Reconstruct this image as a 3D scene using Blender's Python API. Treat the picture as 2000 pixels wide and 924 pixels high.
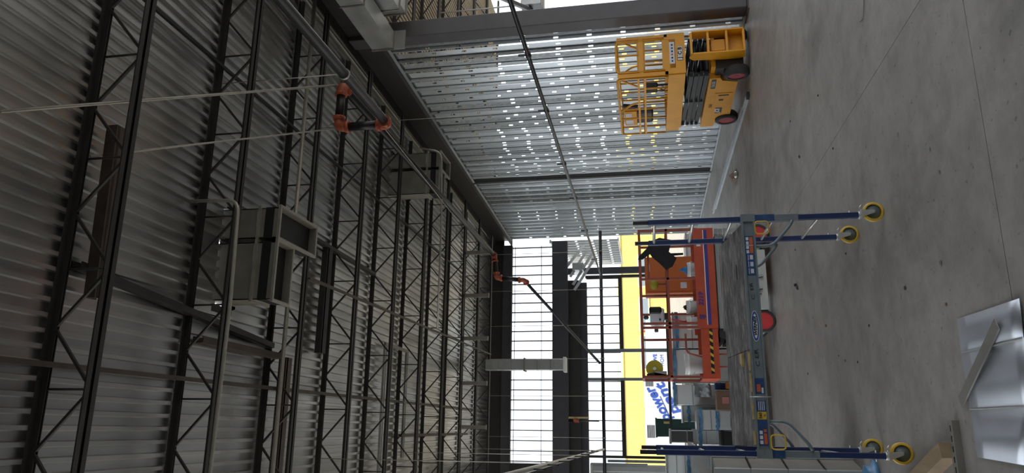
import bpy, math, random
from mathutils import Vector, Matrix
random.seed(7)
for o in list(bpy.data.objects): bpy.data.objects.remove(o)
scn = bpy.context.scene
COL = scn.collection

# ------------------------------------------------------------------ camera
H = 1.8
cam_d = bpy.data.cameras.new('camera'); cam = bpy.data.objects.new('camera', cam_d); COL.objects.link(cam)
cam_d.sensor_fit = 'HORIZONTAL'; cam_d.sensor_width = 36.0; cam_d.lens = 1427.4 / 2000 * 36.0
cam_d.clip_start = 0.05; cam_d.clip_end = 500
cam.matrix_world = Matrix.Translation((0, 0, H)) @ Matrix((
    (0.0122080, 0.9665022, -0.2563678), (0.1830736, -0.2542135, -0.9496629), (-0.9830234, -0.0353407, -0.1800445))).to_4x4()
scn.camera = cam
# ------------------------------------------------------------------ world, sun, exposure
w = bpy.data.worlds.new('overcast_sky'); scn.world = w; w.use_nodes = True
bg = w.node_tree.nodes['Background']; bg.inputs[0].default_value = (0.86, 0.92, 1.0, 1); bg.inputs[1].default_value = 1.3
sd = bpy.data.lights.new('sun', 'SUN'); sd.energy = 3.2; sd.angle = math.radians(1.5); sd.color = (1, .95, .86)
sun = bpy.data.objects.new('sun', sd); COL.objects.link(sun)
sun.rotation_euler = Vector((0.20, 0.60, -0.77)).to_track_quat('-Z', 'Y').to_euler()
scn.view_settings.view_transform = 'Standard'; scn.view_settings.look = 'None'
scn.view_settings.exposure = 0.85; scn.view_settings.gamma = 1.0; scn.view_settings.use_curve_mapping = False

# ------------------------------------------------------------------ materials
def lin(c): return tuple(((v/255)/12.92 if v/255 <= .04045 else ((v/255+.055)/1.055)**2.4) for v in c) + (1,)
def mat(name, rgb, rough=.6, metal=0., var=.12, scale=6., rgb2=None, bump=0., stretch=(1, 1, 1), detail=4, spec=.5, alpha=1.):
    m = bpy.data.materials.new(name); m.use_nodes = True; nt = m.node_tree; b = nt.nodes['Principled BSDF']
    b.inputs['Roughness'].default_value = rough; b.inputs['Metallic'].default_value = metal
    b.inputs['Specular IOR Level'].default_value = spec; b.inputs['Alpha'].default_value = alpha
    c1 = lin(rgb)
    if rgb2 is None:
        c1_, c2_ = tuple(v*(1-var) for v in c1[:3])+(1,), tuple(min(1, v*(1+var)) for v in c1[:3])+(1,)
    else: c1_, c2_ = c1, lin(rgb2)
    tc = nt.nodes.new('ShaderNodeTexCoord'); mp = nt.nodes.new('ShaderNodeMapping'); mp.inputs['Scale'].default_value = stretch
    n = nt.nodes.new('ShaderNodeTexNoise'); n.inputs['Scale'].default_value = scale; n.inputs['Detail'].default_value = detail
    r = nt.nodes.new('ShaderNodeValToRGB'); r.color_ramp.elements[0].position = .32; r.color_ramp.elements[1].position = .68
    r.color_ramp.elements[0].color = c1_; r.color_ramp.elements[1].color = c2_
    L = nt.links; L.new(tc.outputs['Object'], mp.inputs[0]); L.new(mp.outputs[0], n.inputs['Vector']); L.new(n.outputs['Fac'], r.inputs[0]); L.new(r.outputs[0], b.inputs['Base Color'])
    if bump:
        bp = nt.nodes.new('ShaderNodeBump'); bp.inputs['Strength'].default_value = bump; bp.inputs['Distance'].default_value = .01
        L.new(n.outputs['Fac'], bp.inputs['Height']); L.new(bp.outputs[0], b.inputs['Normal'])
    return m
M = {}
M['steel_dark'] = mat('dark_primer_steel', (45, 43, 42), .55, .0, .18, 5)
M['steel_brown'] = mat('brown_primer_steel', (72, 62, 56), .6, 0, .25, 4)
M['beam_grey'] = mat('grey_primer_steel', (82, 79, 80), .5, 0, .12, 3)
M['beam_navy'] = mat('dark_grey_primer_steel', (62, 62, 68), .55, 0, .1, 3)
M['deck'] = mat('galvanized_deck', (188, 188, 186), .30, .88, .2, 1.2, stretch=(3, .25, 1))
M['deck_b'] = mat('galvanized_deck_warm', (176, 166, 150), .42, .5, .22, 1.2, stretch=(3, .25, 1))
M['stud'] = mat('galvanized_stud', (206, 212, 214), .34, .5, .12, 3, stretch=(1, 1, .35))
M['stud_b'] = mat('galvanized_stud_dull', (168, 172, 172), .5, .45, .28, 30, stretch=(1, 1, .3))
for key in ('stud', 'stud_b'):
    nt = M[key].node_tree; b_ = nt.nodes['Principled BSDF']; src = b_.inputs['Base Color'].links[0].from_socket
    oi = nt.nodes.new('ShaderNodeObjectInfo'); mr = nt.nodes.new('ShaderNodeMapRange'); mr.inputs['To Min'].default_value = .72; mr.inputs['To Max'].default_value = 1.06
    mx = nt.nodes.new('ShaderNodeMix'); mx.data_type = 'RGBA'; mx.blend_type = 'MULTIPLY'; mx.inputs[0].default_value = 1
    nt.links.new(oi.outputs['Random'], mr.inputs['Value']); nt.links.new(src, mx.inputs[6]); nt.links.new(mr.outputs[0], mx.inputs[7]); nt.links.new(mx.outputs[2], b_.inputs['Base Color'])
M['galv'] = mat('galvanized_sheet', (176, 178, 176), .38, .5, .12, 3)
M['sheet'] = mat('mill_finish_sheet', (196, 200, 206), .4, .75, .1, 2)
M['galv_dim'] = mat('dull_galvanized_sheet', (140, 136, 128), .5, .35, .12, 4)
M['duct'] = mat('duct_sheet_metal', (226, 230, 228), .4, .2, .1, 1.6)
M['silver'] = mat('bright_zinc', (205, 203, 196), .32, .6, .08, 10)
M['conduit'] = mat('steel_conduit', (170, 166, 156), .4, .5, .1, 8)
M['black_pipe'] = mat('black_steel_pipe', (24, 24, 25), .42, .0, .2, 6)
M['coupling'] = mat('orange_painted_iron', (166, 84, 58), .45, 0, .28, 14)
M['blue'] = mat('navy_blue_paint', (34, 50, 92), .4, .1, .12, 10)
M['rail_grey'] = mat('grey_powder_coat', (118, 128, 131), .45, .1, .1, 8)
M['black'] = mat('black_plastic', (24, 24, 26), .5, 0, .1, 8)
M['black_steel'] = mat('black_painted_steel', (40, 42, 45), .42, .1, .15, 5)
M['yellow_lift'] = mat('yellow_lift_paint', (226, 156, 28), .42, 0, .08, 3)
M['yellow'] = mat('yellow_plastic', (218, 178, 58), .45, 0, .08, 6)
M['tyre'] = mat('worn_rubber', (62, 61, 60), .8, 0, .2, 12)
M['hub_red'] = mat('red_hub_paint', (152, 42, 56), .5, 0, .1, 6)
M['lift_orange'] = mat('orange_red_lift_paint', (184, 76, 46), .5, 0, .14, 4)
M['lift_rail'] = mat('faded_red_rail_paint', (150, 76, 58), .55, 0, .2, 10)
M['lift_grey'] = mat('light_grey_lift_paint', (150, 152, 146), .5, 0, .08, 4)
M['lift_white'] = mat('scuffed_white_paint', (188, 188, 180), .5, 0, .08, 4)
M['purple'] = mat('purple_stripe', (66, 52, 132), .5)
M['white'] = mat('white_plastic', (225, 225, 220), .45, 0, .04)
M['red'] = mat('red_plastic', (205, 60, 60), .5)
M['blue_film'] = mat('blue_plastic_film', (96, 146, 186), .3, 0, .35, 9, bump=.6)
M['clear_film'] = mat('clear_crinkled_film', (190, 198, 200), .25, 0, .2, 14, bump=.8)
M['blue_cloth'] = mat('blue_cloth', (52, 120, 176), .9)
M['black_cloth'] = mat('black_cloth', (34, 32, 34), .95, 0, .3, 8, bump=.5)
M['cardboard'] = mat('cardboard', (128, 108, 90), .85, 0, .08, 3)
M['card_orange'] = mat('orange_cardboard', (178, 112, 46), .8)
M['pink'] = mat('pink_label', (196, 130, 128), .7)
M['wood'] = mat('pine_timber', (150, 128, 98), .75, 0, .14, 3, stretch=(6, 1, 6))
M['wood_dark'] = mat('weathered_timber', (84, 74, 66), .85, 0, .2, 4, stretch=(1, 6, 6))
M['ply_edge'] = mat('split_plywood_edge', (190, 166, 112), .85, 0, .2, 20)
M['green'] = mat('dark_green_paint', (22, 62, 56), .5)
M['siding_grey'] = mat('grey_metal_siding', (150, 152, 150), .45, .3, .06, 2)
M['siding_yellow'] = mat('yellow_siding', (206, 184, 104), .7, 0, .04, .6)
M['pale_stone'] = mat('pale_render', (214, 200, 170), .8)
M['trailer'] = mat('white_trailer_panel', (205, 210, 216), .5, 0, .03, 1)
M['text_blue'] = mat('blue_vinyl', (48, 78, 160), .5)
M['label_blue'] = mat('blue_label', (40, 72, 122), .5, 0, .25, 30)
M['label_orange'] = mat('orange_label', (202, 96, 52), .5)
M['label_white'] = mat('white_label', (214, 216, 220), .5, 0, .08, 60)
M['ink'] = mat('black_ink', (26, 26, 28), .6)
M['glass'] = mat('dark_window_glass', (120, 132, 140), .1, 0, .05)
M['asphalt'] = mat('outdoor_gravel', (140, 132, 118), .9, 0, .15, 1.5)
M['teal'] = mat('pale_teal_paint', (150, 196, 196), .5)
M['olive'] = mat('olive_yellow_disc', (186, 170, 50), .5)

def concrete():
    m = bpy.data.materials.new('polished_concrete'); m.use_nodes = True; nt = m.node_tree; N = nt.nodes; L = nt.links; b = N['Principled BSDF']
    tc = N.new('ShaderNodeTexCoord')
    def noise(s, d, st=(1, 1, 1), rough=.55):
        mp = N.new('ShaderNodeMapping'); mp.inputs['Scale'].default_value = st; L.new(tc.outputs['Object'], mp.inputs[0])
        n = N.new('ShaderNodeTexNoise'); n.inputs['Scale'].default_value = s; n.inputs['Detail'].default_value = d; n.inputs['Roughness'].default_value = rough
        L.new(mp.outputs[0], n.inputs['Vector']); return n.outputs['Fac']
    def ramp(f, p0, c0, p1, c1):
        r = N.new('ShaderNodeValToRGB'); e = r.color_ramp.elements; e[0].position = p0; e[0].color = c0; e[1].position = p1; e[1].color = c1; L.new(f, r.inputs[0]); return r.outputs[0]
    def mul(a, bb, f=1.):
        x = N.new('ShaderNodeMix'); x.data_type = 'RGBA'; x.blend_type = 'MULTIPLY'; x.inputs[0].default_value = f; L.new(a, x.inputs[6]); L.new(bb, x.inputs[7]); return x.outputs[2]
    g = lambda v: (v, v, v, 1)
    base = ramp(noise(.55, 6), .3, lin((146, 141, 134)), .7, lin((174, 168, 160)))
    mott = ramp(noise(3.2, 9, rough=.75), .34, g(.72), .62, g(1.02))
    smear = ramp(noise(.9, 7, (1, .5, 1), .65), .52, g(1.), .74, g(.66))
    speck = ramp(noise(19, 3), .655, g(1.), .70, g(.55))
    pale = ramp(noise(2.4, 6, (.5, 2, 1)), .66, g(1.), .74, g(1.16))
    c = mul(mul(mul(mul(base, mott), smear), speck), pale)
    L.new(c, b.inputs['Base Color'])
    rr = ramp(noise(1.7, 5), .3, g(.42), .7, g(.62)); L.new(rr, b.inputs['Roughness'])
    return m
M['concrete'] = concrete()
def plywood():
    m = bpy.data.materials.new('weathered_plywood'); m.use_nodes = True; nt = m.node_tree; N = nt.nodes; L = nt.links; b = N['Principled BSDF']; b.inputs['Roughness'].default_value = .85
    tc = N.new('ShaderNodeTexCoord'); mp = N.new('ShaderNodeMapping'); mp.inputs['Scale'].default_value = (1.2, 3.5, 1); L.new(tc.outputs['Object'], mp.inputs[0])
    n = N.new('ShaderNodeTexNoise'); n.inputs['Scale'].default_value = 5; n.inputs['Detail'].default_value = 9; n.inputs['Roughness'].default_value = .68; L.new(mp.outputs[0], n.inputs['Vector'])
    r = N.new('ShaderNodeValToRGB'); e = r.color_ramp.elements; e[0].position = .3; e[0].color = lin((66, 64, 66)); e[1].position = .72; e[1].color = lin((176, 170, 160))
    x = r.color_ramp.elements.new(.5); x.color = lin((112, 108, 106)); L.new(n.outputs['Fac'], r.inputs[0]); L.new(r.outputs[0], b.inputs['Base Color'])
    return m
M['ply'] = plywood()

# ------------------------------------------------------------------ mesh builder
class MB:
    def __init__(s): s.v = []; s.f = []; s.sm = []
    def add(s, vs, fs, smooth=False):
        k = len(s.v); s.v += [tuple(v) for v in vs]; s.f += [tuple(i+k for i in f) for f in fs]; s.sm += [smooth]*len(fs); return s
    def box(s, x0, x1, y0, y1, z0, z1):
        return s.add([(x0,y0,z0),(x1,y0,z0),(x1,y1,z0),(x0,y1,z0),(x0,y0,z1),(x1,y0,z1),(x1,y1,z1),(x0,y1,z1)],
                     [(0,3,2,1),(4,5,6,7),(0,1,5,4),(1,2,6,5),(2,3,7,6),(3,0,4,7)])
    def cbox(s, x0, x1, y0, y1, z0, z1, c=.01):            # box with chamfered vertical-and-horizontal edges
        c = min(c, (x1-x0)*.45, (y1-y0)*.45, (z1-z0)*.45); vs = []; 
        for zz, cc in ((z0, c), (z0+c, 0), (z1-c, 0), (z1, c)):
            a, b_, d, e = x0+cc, x1-cc, y0+cc, y1-cc; k = c
            vs += [(a+k,d,zz),(b_-k,d,zz),(b_,d+k,zz),(b_,e-k,zz),(b_-k,e,zz),(a+k,e,zz),(a,e-k,zz),(a,d+k,zz)]
        fs = [tuple(range(7,-1,-1)), tuple(range(24,32))]
        for l in range(3):
            for i in range(8): j = (i+1) % 8; fs.append((l*8+i, l*8+j, l*8+8+j, l*8+8+i))
        return s.add(vs, fs)
    def bar(s, p, q, wa, wb, up=(0,0,1)):                   # rectangular bar from p to q, wa across, wb along up
        p, q = Vector(p), Vector(q); d = (q-p).normalized(); u = Vector(up)
        if abs(d.dot(u)) > .98: u = Vector((0,1,0))
        a = d.cross(u).normalized(); b = a.cross(d).normalized(); vs = []
        for c in (p, q): vs += [c-a*wa/2-b*wb/2, c+a*wa/2-b*wb/2, c+a*wa/2+b*wb/2, c-a*wa/2+b*wb/2]
        return s.add(vs, [(0,3,2,1),(4,5,6,7),(0,1,5,4),(1,2,6,5),(2,3,7,6),(3,0,4,7)])
    def tube(s, p, q, r, n=8, r2=None):
        p, q = Vector(p), Vector(q); r2 = r if r2 is None else r2; d = (q-p).normalized(); u = Vector((0,0,1)) if abs(d.z) < .9 else Vector((1,0,0))
        a = d.cross(u).normalized(); b = a.cross(d); vs = []
        for c, rr in ((p, r), (q, r2)):
            for i in range(n): t = 2*math.pi*i/n; vs.append(c+(a*math.cos(t)+b*math.sin(t))*rr)
        k = len(s.v); s.add(vs, [(i, n+i, n+(i+1) % n, (i+1) % n) for i in range(n)], True)
        s.f += [tuple(k+i for i in range(n)), tuple(k+n+i for i in range(n-1,-1,-1))]; s.sm += [False, False]; return s
    def sweep(s, pts, r, n=8, closed=False):
        P = [Vector(p) for p in pts]; m = len(P); T = []
        for i in range(m):
            if closed: t = (P[(i+1) % m]-P[i-1])
            else: t = P[min(i+1, m-1)]-P[max(i-1, 0)]
            T.append(t.normalized())
        u = Vector((0,0,1)) if abs(T[0].z) < .9 else Vector((1,0,0)); a = T[0].cross(u).normalized(); vs = []
        for i in range(m):
            a = (a - T[i]*a.dot(T[i])).normalized(); b = a.cross(T[i])
            for j in range(n): t = 2*math.pi*j/n; vs.append(P[i]+(a*math.cos(t)+b*math.sin(t))*r)
        fs = []
        for i in range(m if closed else m-1):
            i2 = (i+1) % m
            for j in range(n): j2 = (j+1) % n; fs.append((i*n+j, i2*n+j, i2*n+j2, i*n+j2))
        k = len(s.v); s.add(vs, fs, True)
        if not closed: s.f += [tuple(k+j for j in range(n)), tuple(k+(m-1)*n+j for j in range(n-1,-1,-1))]; s.sm += [False, False]
        return s
    def prism(s, poly, axis, a, b):                         # polygon in the other two axes (cyclic order) extruded along axis
        def P(t, uv):
            if axis == 0: return (t, uv[0], uv[1])
            if axis == 1: return (uv[0], t, uv[1])
            return (uv[0], uv[1], t)
        n = len(poly); vs = [P(a, p) for p in poly]+[P(b, p) for p in poly]
        return s.add(vs, [tuple(range(n-1,-1,-1)), tuple(range(n,2*n))]+[(i, (i+1) % n, n+(i+1) % n, n+i) for i in range(n)])
    def disc(s, c, axis, r0, r1, h, n=24):                  # annulus / disc of thickness h along axis
        c = Vector(c); d = Vector(axis).normalized(); u = Vector((0,0,1)) if abs(d.z) < .9 else Vector((1,0,0)); a = d.cross(u).normalized(); b = a.cross(d); vs = []
        for rr, hh in ((r0,-h/2),(r1,-h/2),(r1,h/2),(r0,h/2)):
            for i in range(n): t = 2*math.pi*i/n; vs.append(c+d*hh+(a*math.cos(t)+b*math.sin(t))*rr)
        fs = []
        for l in range(4):
            l2 = (l+1) % 4
            for i in range(n): j = (i+1) % n; fs.append((l*n+i, l*n+j, l2*n+j, l2*n+i))
        return s.add(vs, fs)
    def lathe(s, c, prof, n=20, axis=2):                     # prof: (radius, height)
        vs = []
        for r, h in prof:
            for i in range(n):
                t = 2*math.pi*i/n; x, y = r*math.cos(t), r*math.sin(t)
                vs.append((c[0]+x, c[1]+y, c[2]+h) if axis == 2 else (c[0]+x, c[1]+h, c[2]+y))
        m = len(prof); fs = []
        for l in range(m-1):
            for i in range(n): j = (i+1) % n; fs.append((l*n+i, l*n+j, l*n+n+j, l*n+n+i))
        s.add(vs, fs, True); return s
    def mesh(s, name, m, off=(0,0,0)):
        me = bpy.data.meshes.new(name); me.from_pydata([(v[0]-off[0], v[1]-off[1], v[2]-off[2]) for v in s.v], [], s.f)
        me.materials.append(M[m] if isinstance(m, str) else m); me.polygons.foreach_set('use_smooth', s.sm); me.update(); return me
    def build(s, name, m, parent=None, loc=None):
        off = parent.location if (parent is not None and loc is None) else (loc or (0,0,0))
        wp = Vector((0,0,0))
        if parent is not None and loc is None:
            p = parent
            while p: wp += p.location; p = p.parent
            off = wp
        me = s.mesh(name, m, off); o = bpy.data.objects.new(name, me); COL.objects.link(o)
        if parent: o.parent = parent
        elif loc: o.location = loc
        return o
def tag(o, label=None, cat=None, group=None, kind=None):
    for k, v in (('label', label), ('category', cat), ('group', group), ('kind', kind)):
        if v: o[k] = v
    return o
def thing(name, loc, label=None, cat=None, group=None, kind=None):
    o = bpy.data.objects.new(name, None); COL.objects.link(o); o.location = loc; o.empty_display_size = .2
    return tag(o, label, cat, group, kind)
def solo(name, mb, m, loc, label, cat, group=None): return tag(mb.build(name, m, None, loc), label, cat, group)
def inst(name, me, parent, loc, sc=(1,1,1), rot=(0,0,0)):
    o = bpy.data.objects.new(name, me); COL.objects.link(o); o.parent = parent; o.location = loc; o.scale = sc; o.rotation_euler = rot; return o
def rounded(pts, r, n=5):                                    # polyline with rounded corners
    P = [Vector(p) for p in pts]; out = [P[0]]
    for i in range(1, len(P)-1):
        a, b, c = P[i-1], P[i], P[i+1]; u = (a-b); v = (c-b); k = min(r, u.length*.49, v.length*.49); p0 = b+u.normalized()*k; p1 = b+v.normalized()*k
        for j in range(n+1):
            t = j/n; out.append(p0*(1-t)**2+b*2*t*(1-t)+p1*t*t)
    out.append(P[-1]); return out
def loop_rounded(pts, r, n=4):
    P = [Vector(p) for p in pts]; out = []; m = len(P)
    for i in range(m):
        a, b, c = P[i-1], P[i], P[(i+1) % m]; u = (a-b); v = (c-b); k = min(r, u.length*.49, v.length*.49); p0 = b+u.normalized()*k; p1 = b+v.normalized()*k
        for j in range(n+1): t = j/n; out.append(p0*(1-t)**2+b*2*t*(1-t)+p1*t*t)
    return out
def text(name, body, size, m, parent, pos, xdir, ydir, depth=.002, shear=0., bold=0., width=None):
    cu = bpy.data.curves.new(name, 'FONT'); cu.body = body; cu.size = size; cu.extrude = depth/2; cu.align_x = 'CENTER'; cu.align_y = 'CENTER'; cu.shear = shear; cu.offset = bold; cu.resolution_u = 3
    to = bpy.data.objects.new(name+'_tmp', cu); COL.objects.link(to); bpy.context.view_layer.update()
    me = bpy.data.meshes.new_from_object(to.evaluated_get(bpy.context.evaluated_depsgraph_get())); bpy.data.objects.remove(to)
    X = Vector(xdir).normalized(); Y = Vector(ydir); Y = (Y-X*Y.dot(X)).normalized() ; Z = X.cross(Y)
    if width and me.vertices:
        xs = [v.co.x for v in me.vertices]; k = width/(max(xs)-min(xs))
    else: k = 1
    p = parent; off = Vector((0,0,0))
    while p: off += p.location; p = p.parent
    for v in me.vertices: v.co = X*v.co.x*k+Y*v.co.y+Z*v.co.z+Vector(pos)-off
    me.materials.clear(); me.materials.append(M[m]); me.name = name
    o = bpy.data.objects.new(name, me); COL.objects.link(o); o.parent = parent; return o

zb = lambda Y: 6.48+.02*Y          # underside of the joists (the roof falls gently towards the camera)
zd = lambda Y: zb(Y)+.50           # underside of the deck ribs
zB = lambda Y: 6.15+.0235*Y        # underside of the side beam
XW = 6.83

# ================================================================== SETTING
# ---- floor: slabs with saw-cut joints over a dark bed
fl = thing('floor', (0,0,0), 'grey polished concrete floor with thin saw-cut joints', 'floor', kind='structure')
MB().box(-11, 18, -9, 27.5, -.3, -.05).build('sub_base', 'asphalt', fl)
xs = [-11, -3.4, 2.725, 8.85, 18]; ys = [-9, -2.2, 4.03, 13.8, 20.6, 27.5]
for i in range(4):
    for j in range(5):
        g = .0035; MB().box(xs[i]+g, xs[i+1]-g, ys[j]+g, ys[j+1]-g, -.05, 0).build('slab', 'concrete', fl)
og = MB().box(-90, 90, 27.5, 160, -.4, -.06).box(18, 90, -60, 27.5, -.4, -.06).box(-90, -11, -60, 27.5, -.4, -.06).box(-11, 18, -60, -9.3, -.4, -.06).build('ground', 'asphalt'); tag(og, 'pale gravel yard outside the open shell', 'ground', kind='structure')

# ---- ceiling: corrugated deck sheets
ce = thing('ceiling', (0, 0, 7.1), 'corrugated galvanized roof deck with ribs running away from the camera', 'ceiling', kind='structure')
PITCH = .14
def deck_sheet(x0, y0, y1, m, nrib=6):
    b = MB(); pts = []
    for k in range(nrib):
        x = x0+k*PITCH; pts += [(x, .045), (x+.082, .045), (x+.090, 0), (x+.130, 0), (x+.14, .045)]
    vs = []
    for y in (y0, y1):
        for px, pz in pts: vs.append((px, y, zd(y)+pz))
    n = len(pts); b.add(vs, [(i, i+1, n+i+1, n+i) for i in range(n-1)])
    return b.build('deck_sheet', m, ce)
SW = PITCH*6; x = -7.0
holes = [(2.30, 2.78, 8.26, 9.37), (1.50, 2.30, 8.24, 8.72), (5.52, 5.93, 14.46, 15.29), (4.91, 5.52, 14.46, 14.89)]
def spans(x0, x1, y0, y1):
    hs = sorted([(h[2], h[3]) for h in holes if h[0] < x1-.01 and h[1] > x0+.01]); out = []; a = y0
    for p, q in hs: out.append((a, p)); a = q
    return out+[(a, y1)]
while x < 6.7:
    if any(h[0] < x+SW and h[1] > x for h in holes):
        for k in range(6):
            for p, q in spans(x+k*PITCH, x+k*PITCH+PITCH, -9, 26.6): deck_sheet(x+k*PITCH, p, q, 'deck', 1)
    else: deck_sheet(x, -9, 26.6, 'deck')
    x += SW
x = 7.2
while x < 16: deck_sheet(x, 4, 26.6, 'deck_b'); x += SW
# unseen boards added over the deck to block the sky, openings left free
def sky_block_board(x0, x1, y0, y1):
    return MB().add([(x0,y0,zd(y0)+.06),(x1,y0,zd(y0)+.06),(x1,y1,zd(y1)+.06),(x0,y1,zd(y1)+.06),(x0,y0,zd(y0)+.15),(x1,y0,zd(y0)+.15),(x1,y1,zd(y1)+.15),(x0,y1,zd(y1)+.15)],
        [(0,3,2,1),(4,5,6,7),(0,1,5,4),(1,2,6,5),(2,3,7,6),(3,0,4,7)]).build('sky_block_board', 'steel_dark', ce)
bx = [-7.4, 1.5, 2.3, 2.78, 4.91, 5.52, 5.93, 6.9]
for x0, x1 in zip(bx[:-1], bx[1:]):
    for p, q in spans(x0, x1, -9.2, 26.8): sky_block_board(x0, x1, p, q)
sky_block_board(6.9, 16.2, 4, 26.8)
sky_block_board(-7.4, 6.9, 9.45, 14.35); sky_block_board(-7.4, 4.85, 14.35, 15.35); sky_block_board(6.0, 6.9, 14.35, 15.35); sky_block_board(-7.4, 6.9, 15.35, 26.8); sky_block_board(6.9, 16.2, 4, 26.8)

# ---- unseen rear and side walls that close the room
wb_ = MB().box(-11, 18, -9.3, -9.1, 0, 7.2).build('wall_rear', 'siding_grey'); tag(wb_, 'plain grey metal wall behind the camera', 'wall', kind='structure')
wl = thing('wall_left', (-2.2, 24.7, 0), 'grey ribbed metal siding wall in the far corner', 'wall', kind='structure')
for k in range(16):
    x0 = -1.02-k*.3
    MB().prism([(x0, 24.72), (x0-.05, 24.68), (x0-.2, 24.68), (x0-.25, 24.72), (x0-.3, 24.72), (x0-.3, 24.76), (x0, 24.76)], 2, 0, 3.75).build('siding_panel', 'siding_grey', wl)
MB().box(-5.9, -1.0, 24.64, 24.80, 3.75, 3.82).build('cap_flashing', 'silver', wl)
MB().bar((-1.0,24.66,2.0), (-1.0,24.66,3.8), .05, .05).build('corner_trim', 'rail_grey', wl)
ws = MB().box(-7.5, -7.3, -9, 3, 0, 7.2).build('wall_side', 'siding_grey'); tag(ws, 'plain grey metal wall beside the camera', 'wall', kind='structure')

# ---- right wall: two rows of galvanized studs
wr = thing('wall_right', (6.93, 18.7, 0), 'bright galvanized metal stud wall, two rows of slotted studs', 'wall', kind='structure')
def stud_mesh(name, m, hgt=6.4, off=0., wd=.092):
    b = MB(); xs_ = [0, wd/2-.016, wd/2+.016, wd]; zs = [0.]; 
    k = 0; slots = []
    while .26+off+k*.6 < hgt-.15: slots.append(.26+off+k*.6); k += 1
    for s in slots: zs += [s-.044, s+.044]
    zs.append(hgt); idx = {}
    for j, z in enumerate(zs):
        for i, xx in enumerate(xs_): idx[i, j] = len(b.v); b.v.append((xx, 0, z))
    for j in range(len(zs)-1):
        for i in range(3):
            if i == 1 and j % 2 == 1: continue
            b.f.append((idx[i,j], idx[i+1,j], idx[i+1,j+1], idx[i,j+1])); b.sm.append(False)
    for xx, sx in ((0, 1), (wd, -1)):
        b.add([(xx,0,0),(xx,.041,0),(xx+sx*.012,.041,0),(xx,0,hgt),(xx,.041,hgt),(xx+sx*.012,.041,hgt)], [(0,1,4,3),(1,2,5,4)])
    return b.mesh(name, m)
SM = [stud_mesh('stud', m_, 6.4, o_) for o_ in (0, .05, -.05, .30) for m_ in ('stud', 'stud_b')]
y = 11.78; k = 0
while y < 26.0:
    if not (19.12 < y < 19.5):
        sc = (zB(y)-.01)/6.4
        for row in (0, 1):
            inst('stud', SM[(1 if random.random() < (.12 if row == 0 else .35) else 0)+2*random.choice((0, 0, 1, 2) if row == 0 else (0, 1, 3, 3))], wr, (XW-6.93+row*.108, y-18.7, .004+random.uniform(0, .004)), (1, -.6 if row == 0 else 1, sc))
    y += .398; k += 1
for row in (0, 1):
    x0 = XW+row*.108
    MB().box(x0-.004, x0+.096, 11.6, 26.05, 0, .003).box(x0-.004, x0-.001, 11.6, 26.05, 0, .035).box(x0+.093, x0+.096, 11.6, 26.05, 0, .035).build('bottom_track', 'stud', wr)
    for s0, s1 in ((11.6, 16.4), (16.4, 21.2), (21.2, 26.05)):
        t = MB(); t.bar((x0-.004, s0, zB(s0)-.03), (x0-.004, s1, zB(s1)-.03), .004, .06); t.build('top_track', 'stud', wr)
cl = MB().box(XW-.01, XW+.17, 19.26, 19.37, 0, zB(19.3)); tag(cl.build('wall_post', 'steel_dark', wr), 'dark steel post within the stud wall')
# continuing soffit studs beyond the end of the wall
wx = thing('wall_beyond', (6.93, 28.8, 2.84), 'slotted stud soffit wall beyond the end of the stud wall', 'wall', kind='structure')
SM2 = stud_mesh('stud', 'galv', 2.5, .1)
for k in range(11): inst('stud', SM2, wx, (-.05, -2.1+k*.39, 0))
MB().box(6.87, 7.0, 26.6, 30.9, 2.80, 2.84).build('bottom_track', 'galv', wx)
MB().box(6.87, 7.0, 26.6, 30.9, 5.34, 5.40).build('top_track', 'galv', wx)

# ---- side beam and columns
def wbeam(name, p, q, wd, dp, m, par=None, tf=.022):        # I-section between p and q (underside centre line)
    b = MB(); u = Vector((0,0,1)); P, Q = Vector(p), Vector(q)
    b.bar(P+u*tf/2, Q+u*tf/2, wd, tf); b.bar(P+u*(dp-tf/2), Q+u*(dp-tf/2), wd, tf); b.bar(P+u*dp/2, Q+u*dp/2, .016, dp)
    return b.build(name, m, par, None if par else tuple(P))
sb = wbeam('side_beam', (XW+.08, 10.9, zB(10.9)), (XW+.08, 26.2, zB(26.2)), .42, .62, 'steel_dark'); tag(sb, 'dark steel beam along the top of the stud wall', 'beam')
sb2 = wbeam('side_beam', (XW+.08, -9, zB(-9)), (XW+.08, 10.88, zB(10.88)), .42, .62, 'steel_dark'); tag(sb2, 'dark steel beam overhead nearer than the tall grey column', 'beam')
cb = MB().cbox(XW-.02, XW+.30, 11.2, 11.52, .02, 7.0, .012); co = thing('steel_column', (XW+.14, 11.36, 0), 'tall grey square steel column at the near end of the stud wall', 'column')
cb.build('shaft', 'beam_grey', co); MB().box(XW-.1, XW+.38, 11.12, 11.6, 0, .02).build('base_plate', 'beam_grey', co)

# ---- back wall: beams, studs, openings
YB = 26.1
bw = thing('wall_back', (2.5, YB, 0), 'open steel framed end wall with thin studs and two bright openings', 'wall', kind='structure')
MB().box(-7.4, XW-.15, YB-.1, YB+.12, 6.72, 7.05).build('top_beam', 'beam_navy', bw); MB().box(-7.4, XW+.3, YB+.02, YB+.12, 7.05, 7.6).build('top_girt', 'steel_dark', bw)
MB().box(-7.4, XW+.2, YB-.16, YB-.12, 6.70, 6.74).build('top_flange', 'beam_navy', bw)
MB().box(-7.4, XW-.05, YB-.1, YB+.12, 4.66, 5.22).build('header_beam', 'beam_navy', bw)
MB().box(-7.4, 5.4, YB+.9, YB+1.1, 4.05, 4.5).build('canopy_beam', 'beam_navy', bw)
MB().box(-7.4, 5.4, YB+.1, YB+1.1, 4.86, 4.9).build('canopy_soffit', 'galv_dim', bw)
MB().box(-7.4, 5.4, YB+.45, YB+.5, 4.3, 4.86).build('canopy_panel', 'steel_dark', bw)
x = XW-.25
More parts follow.
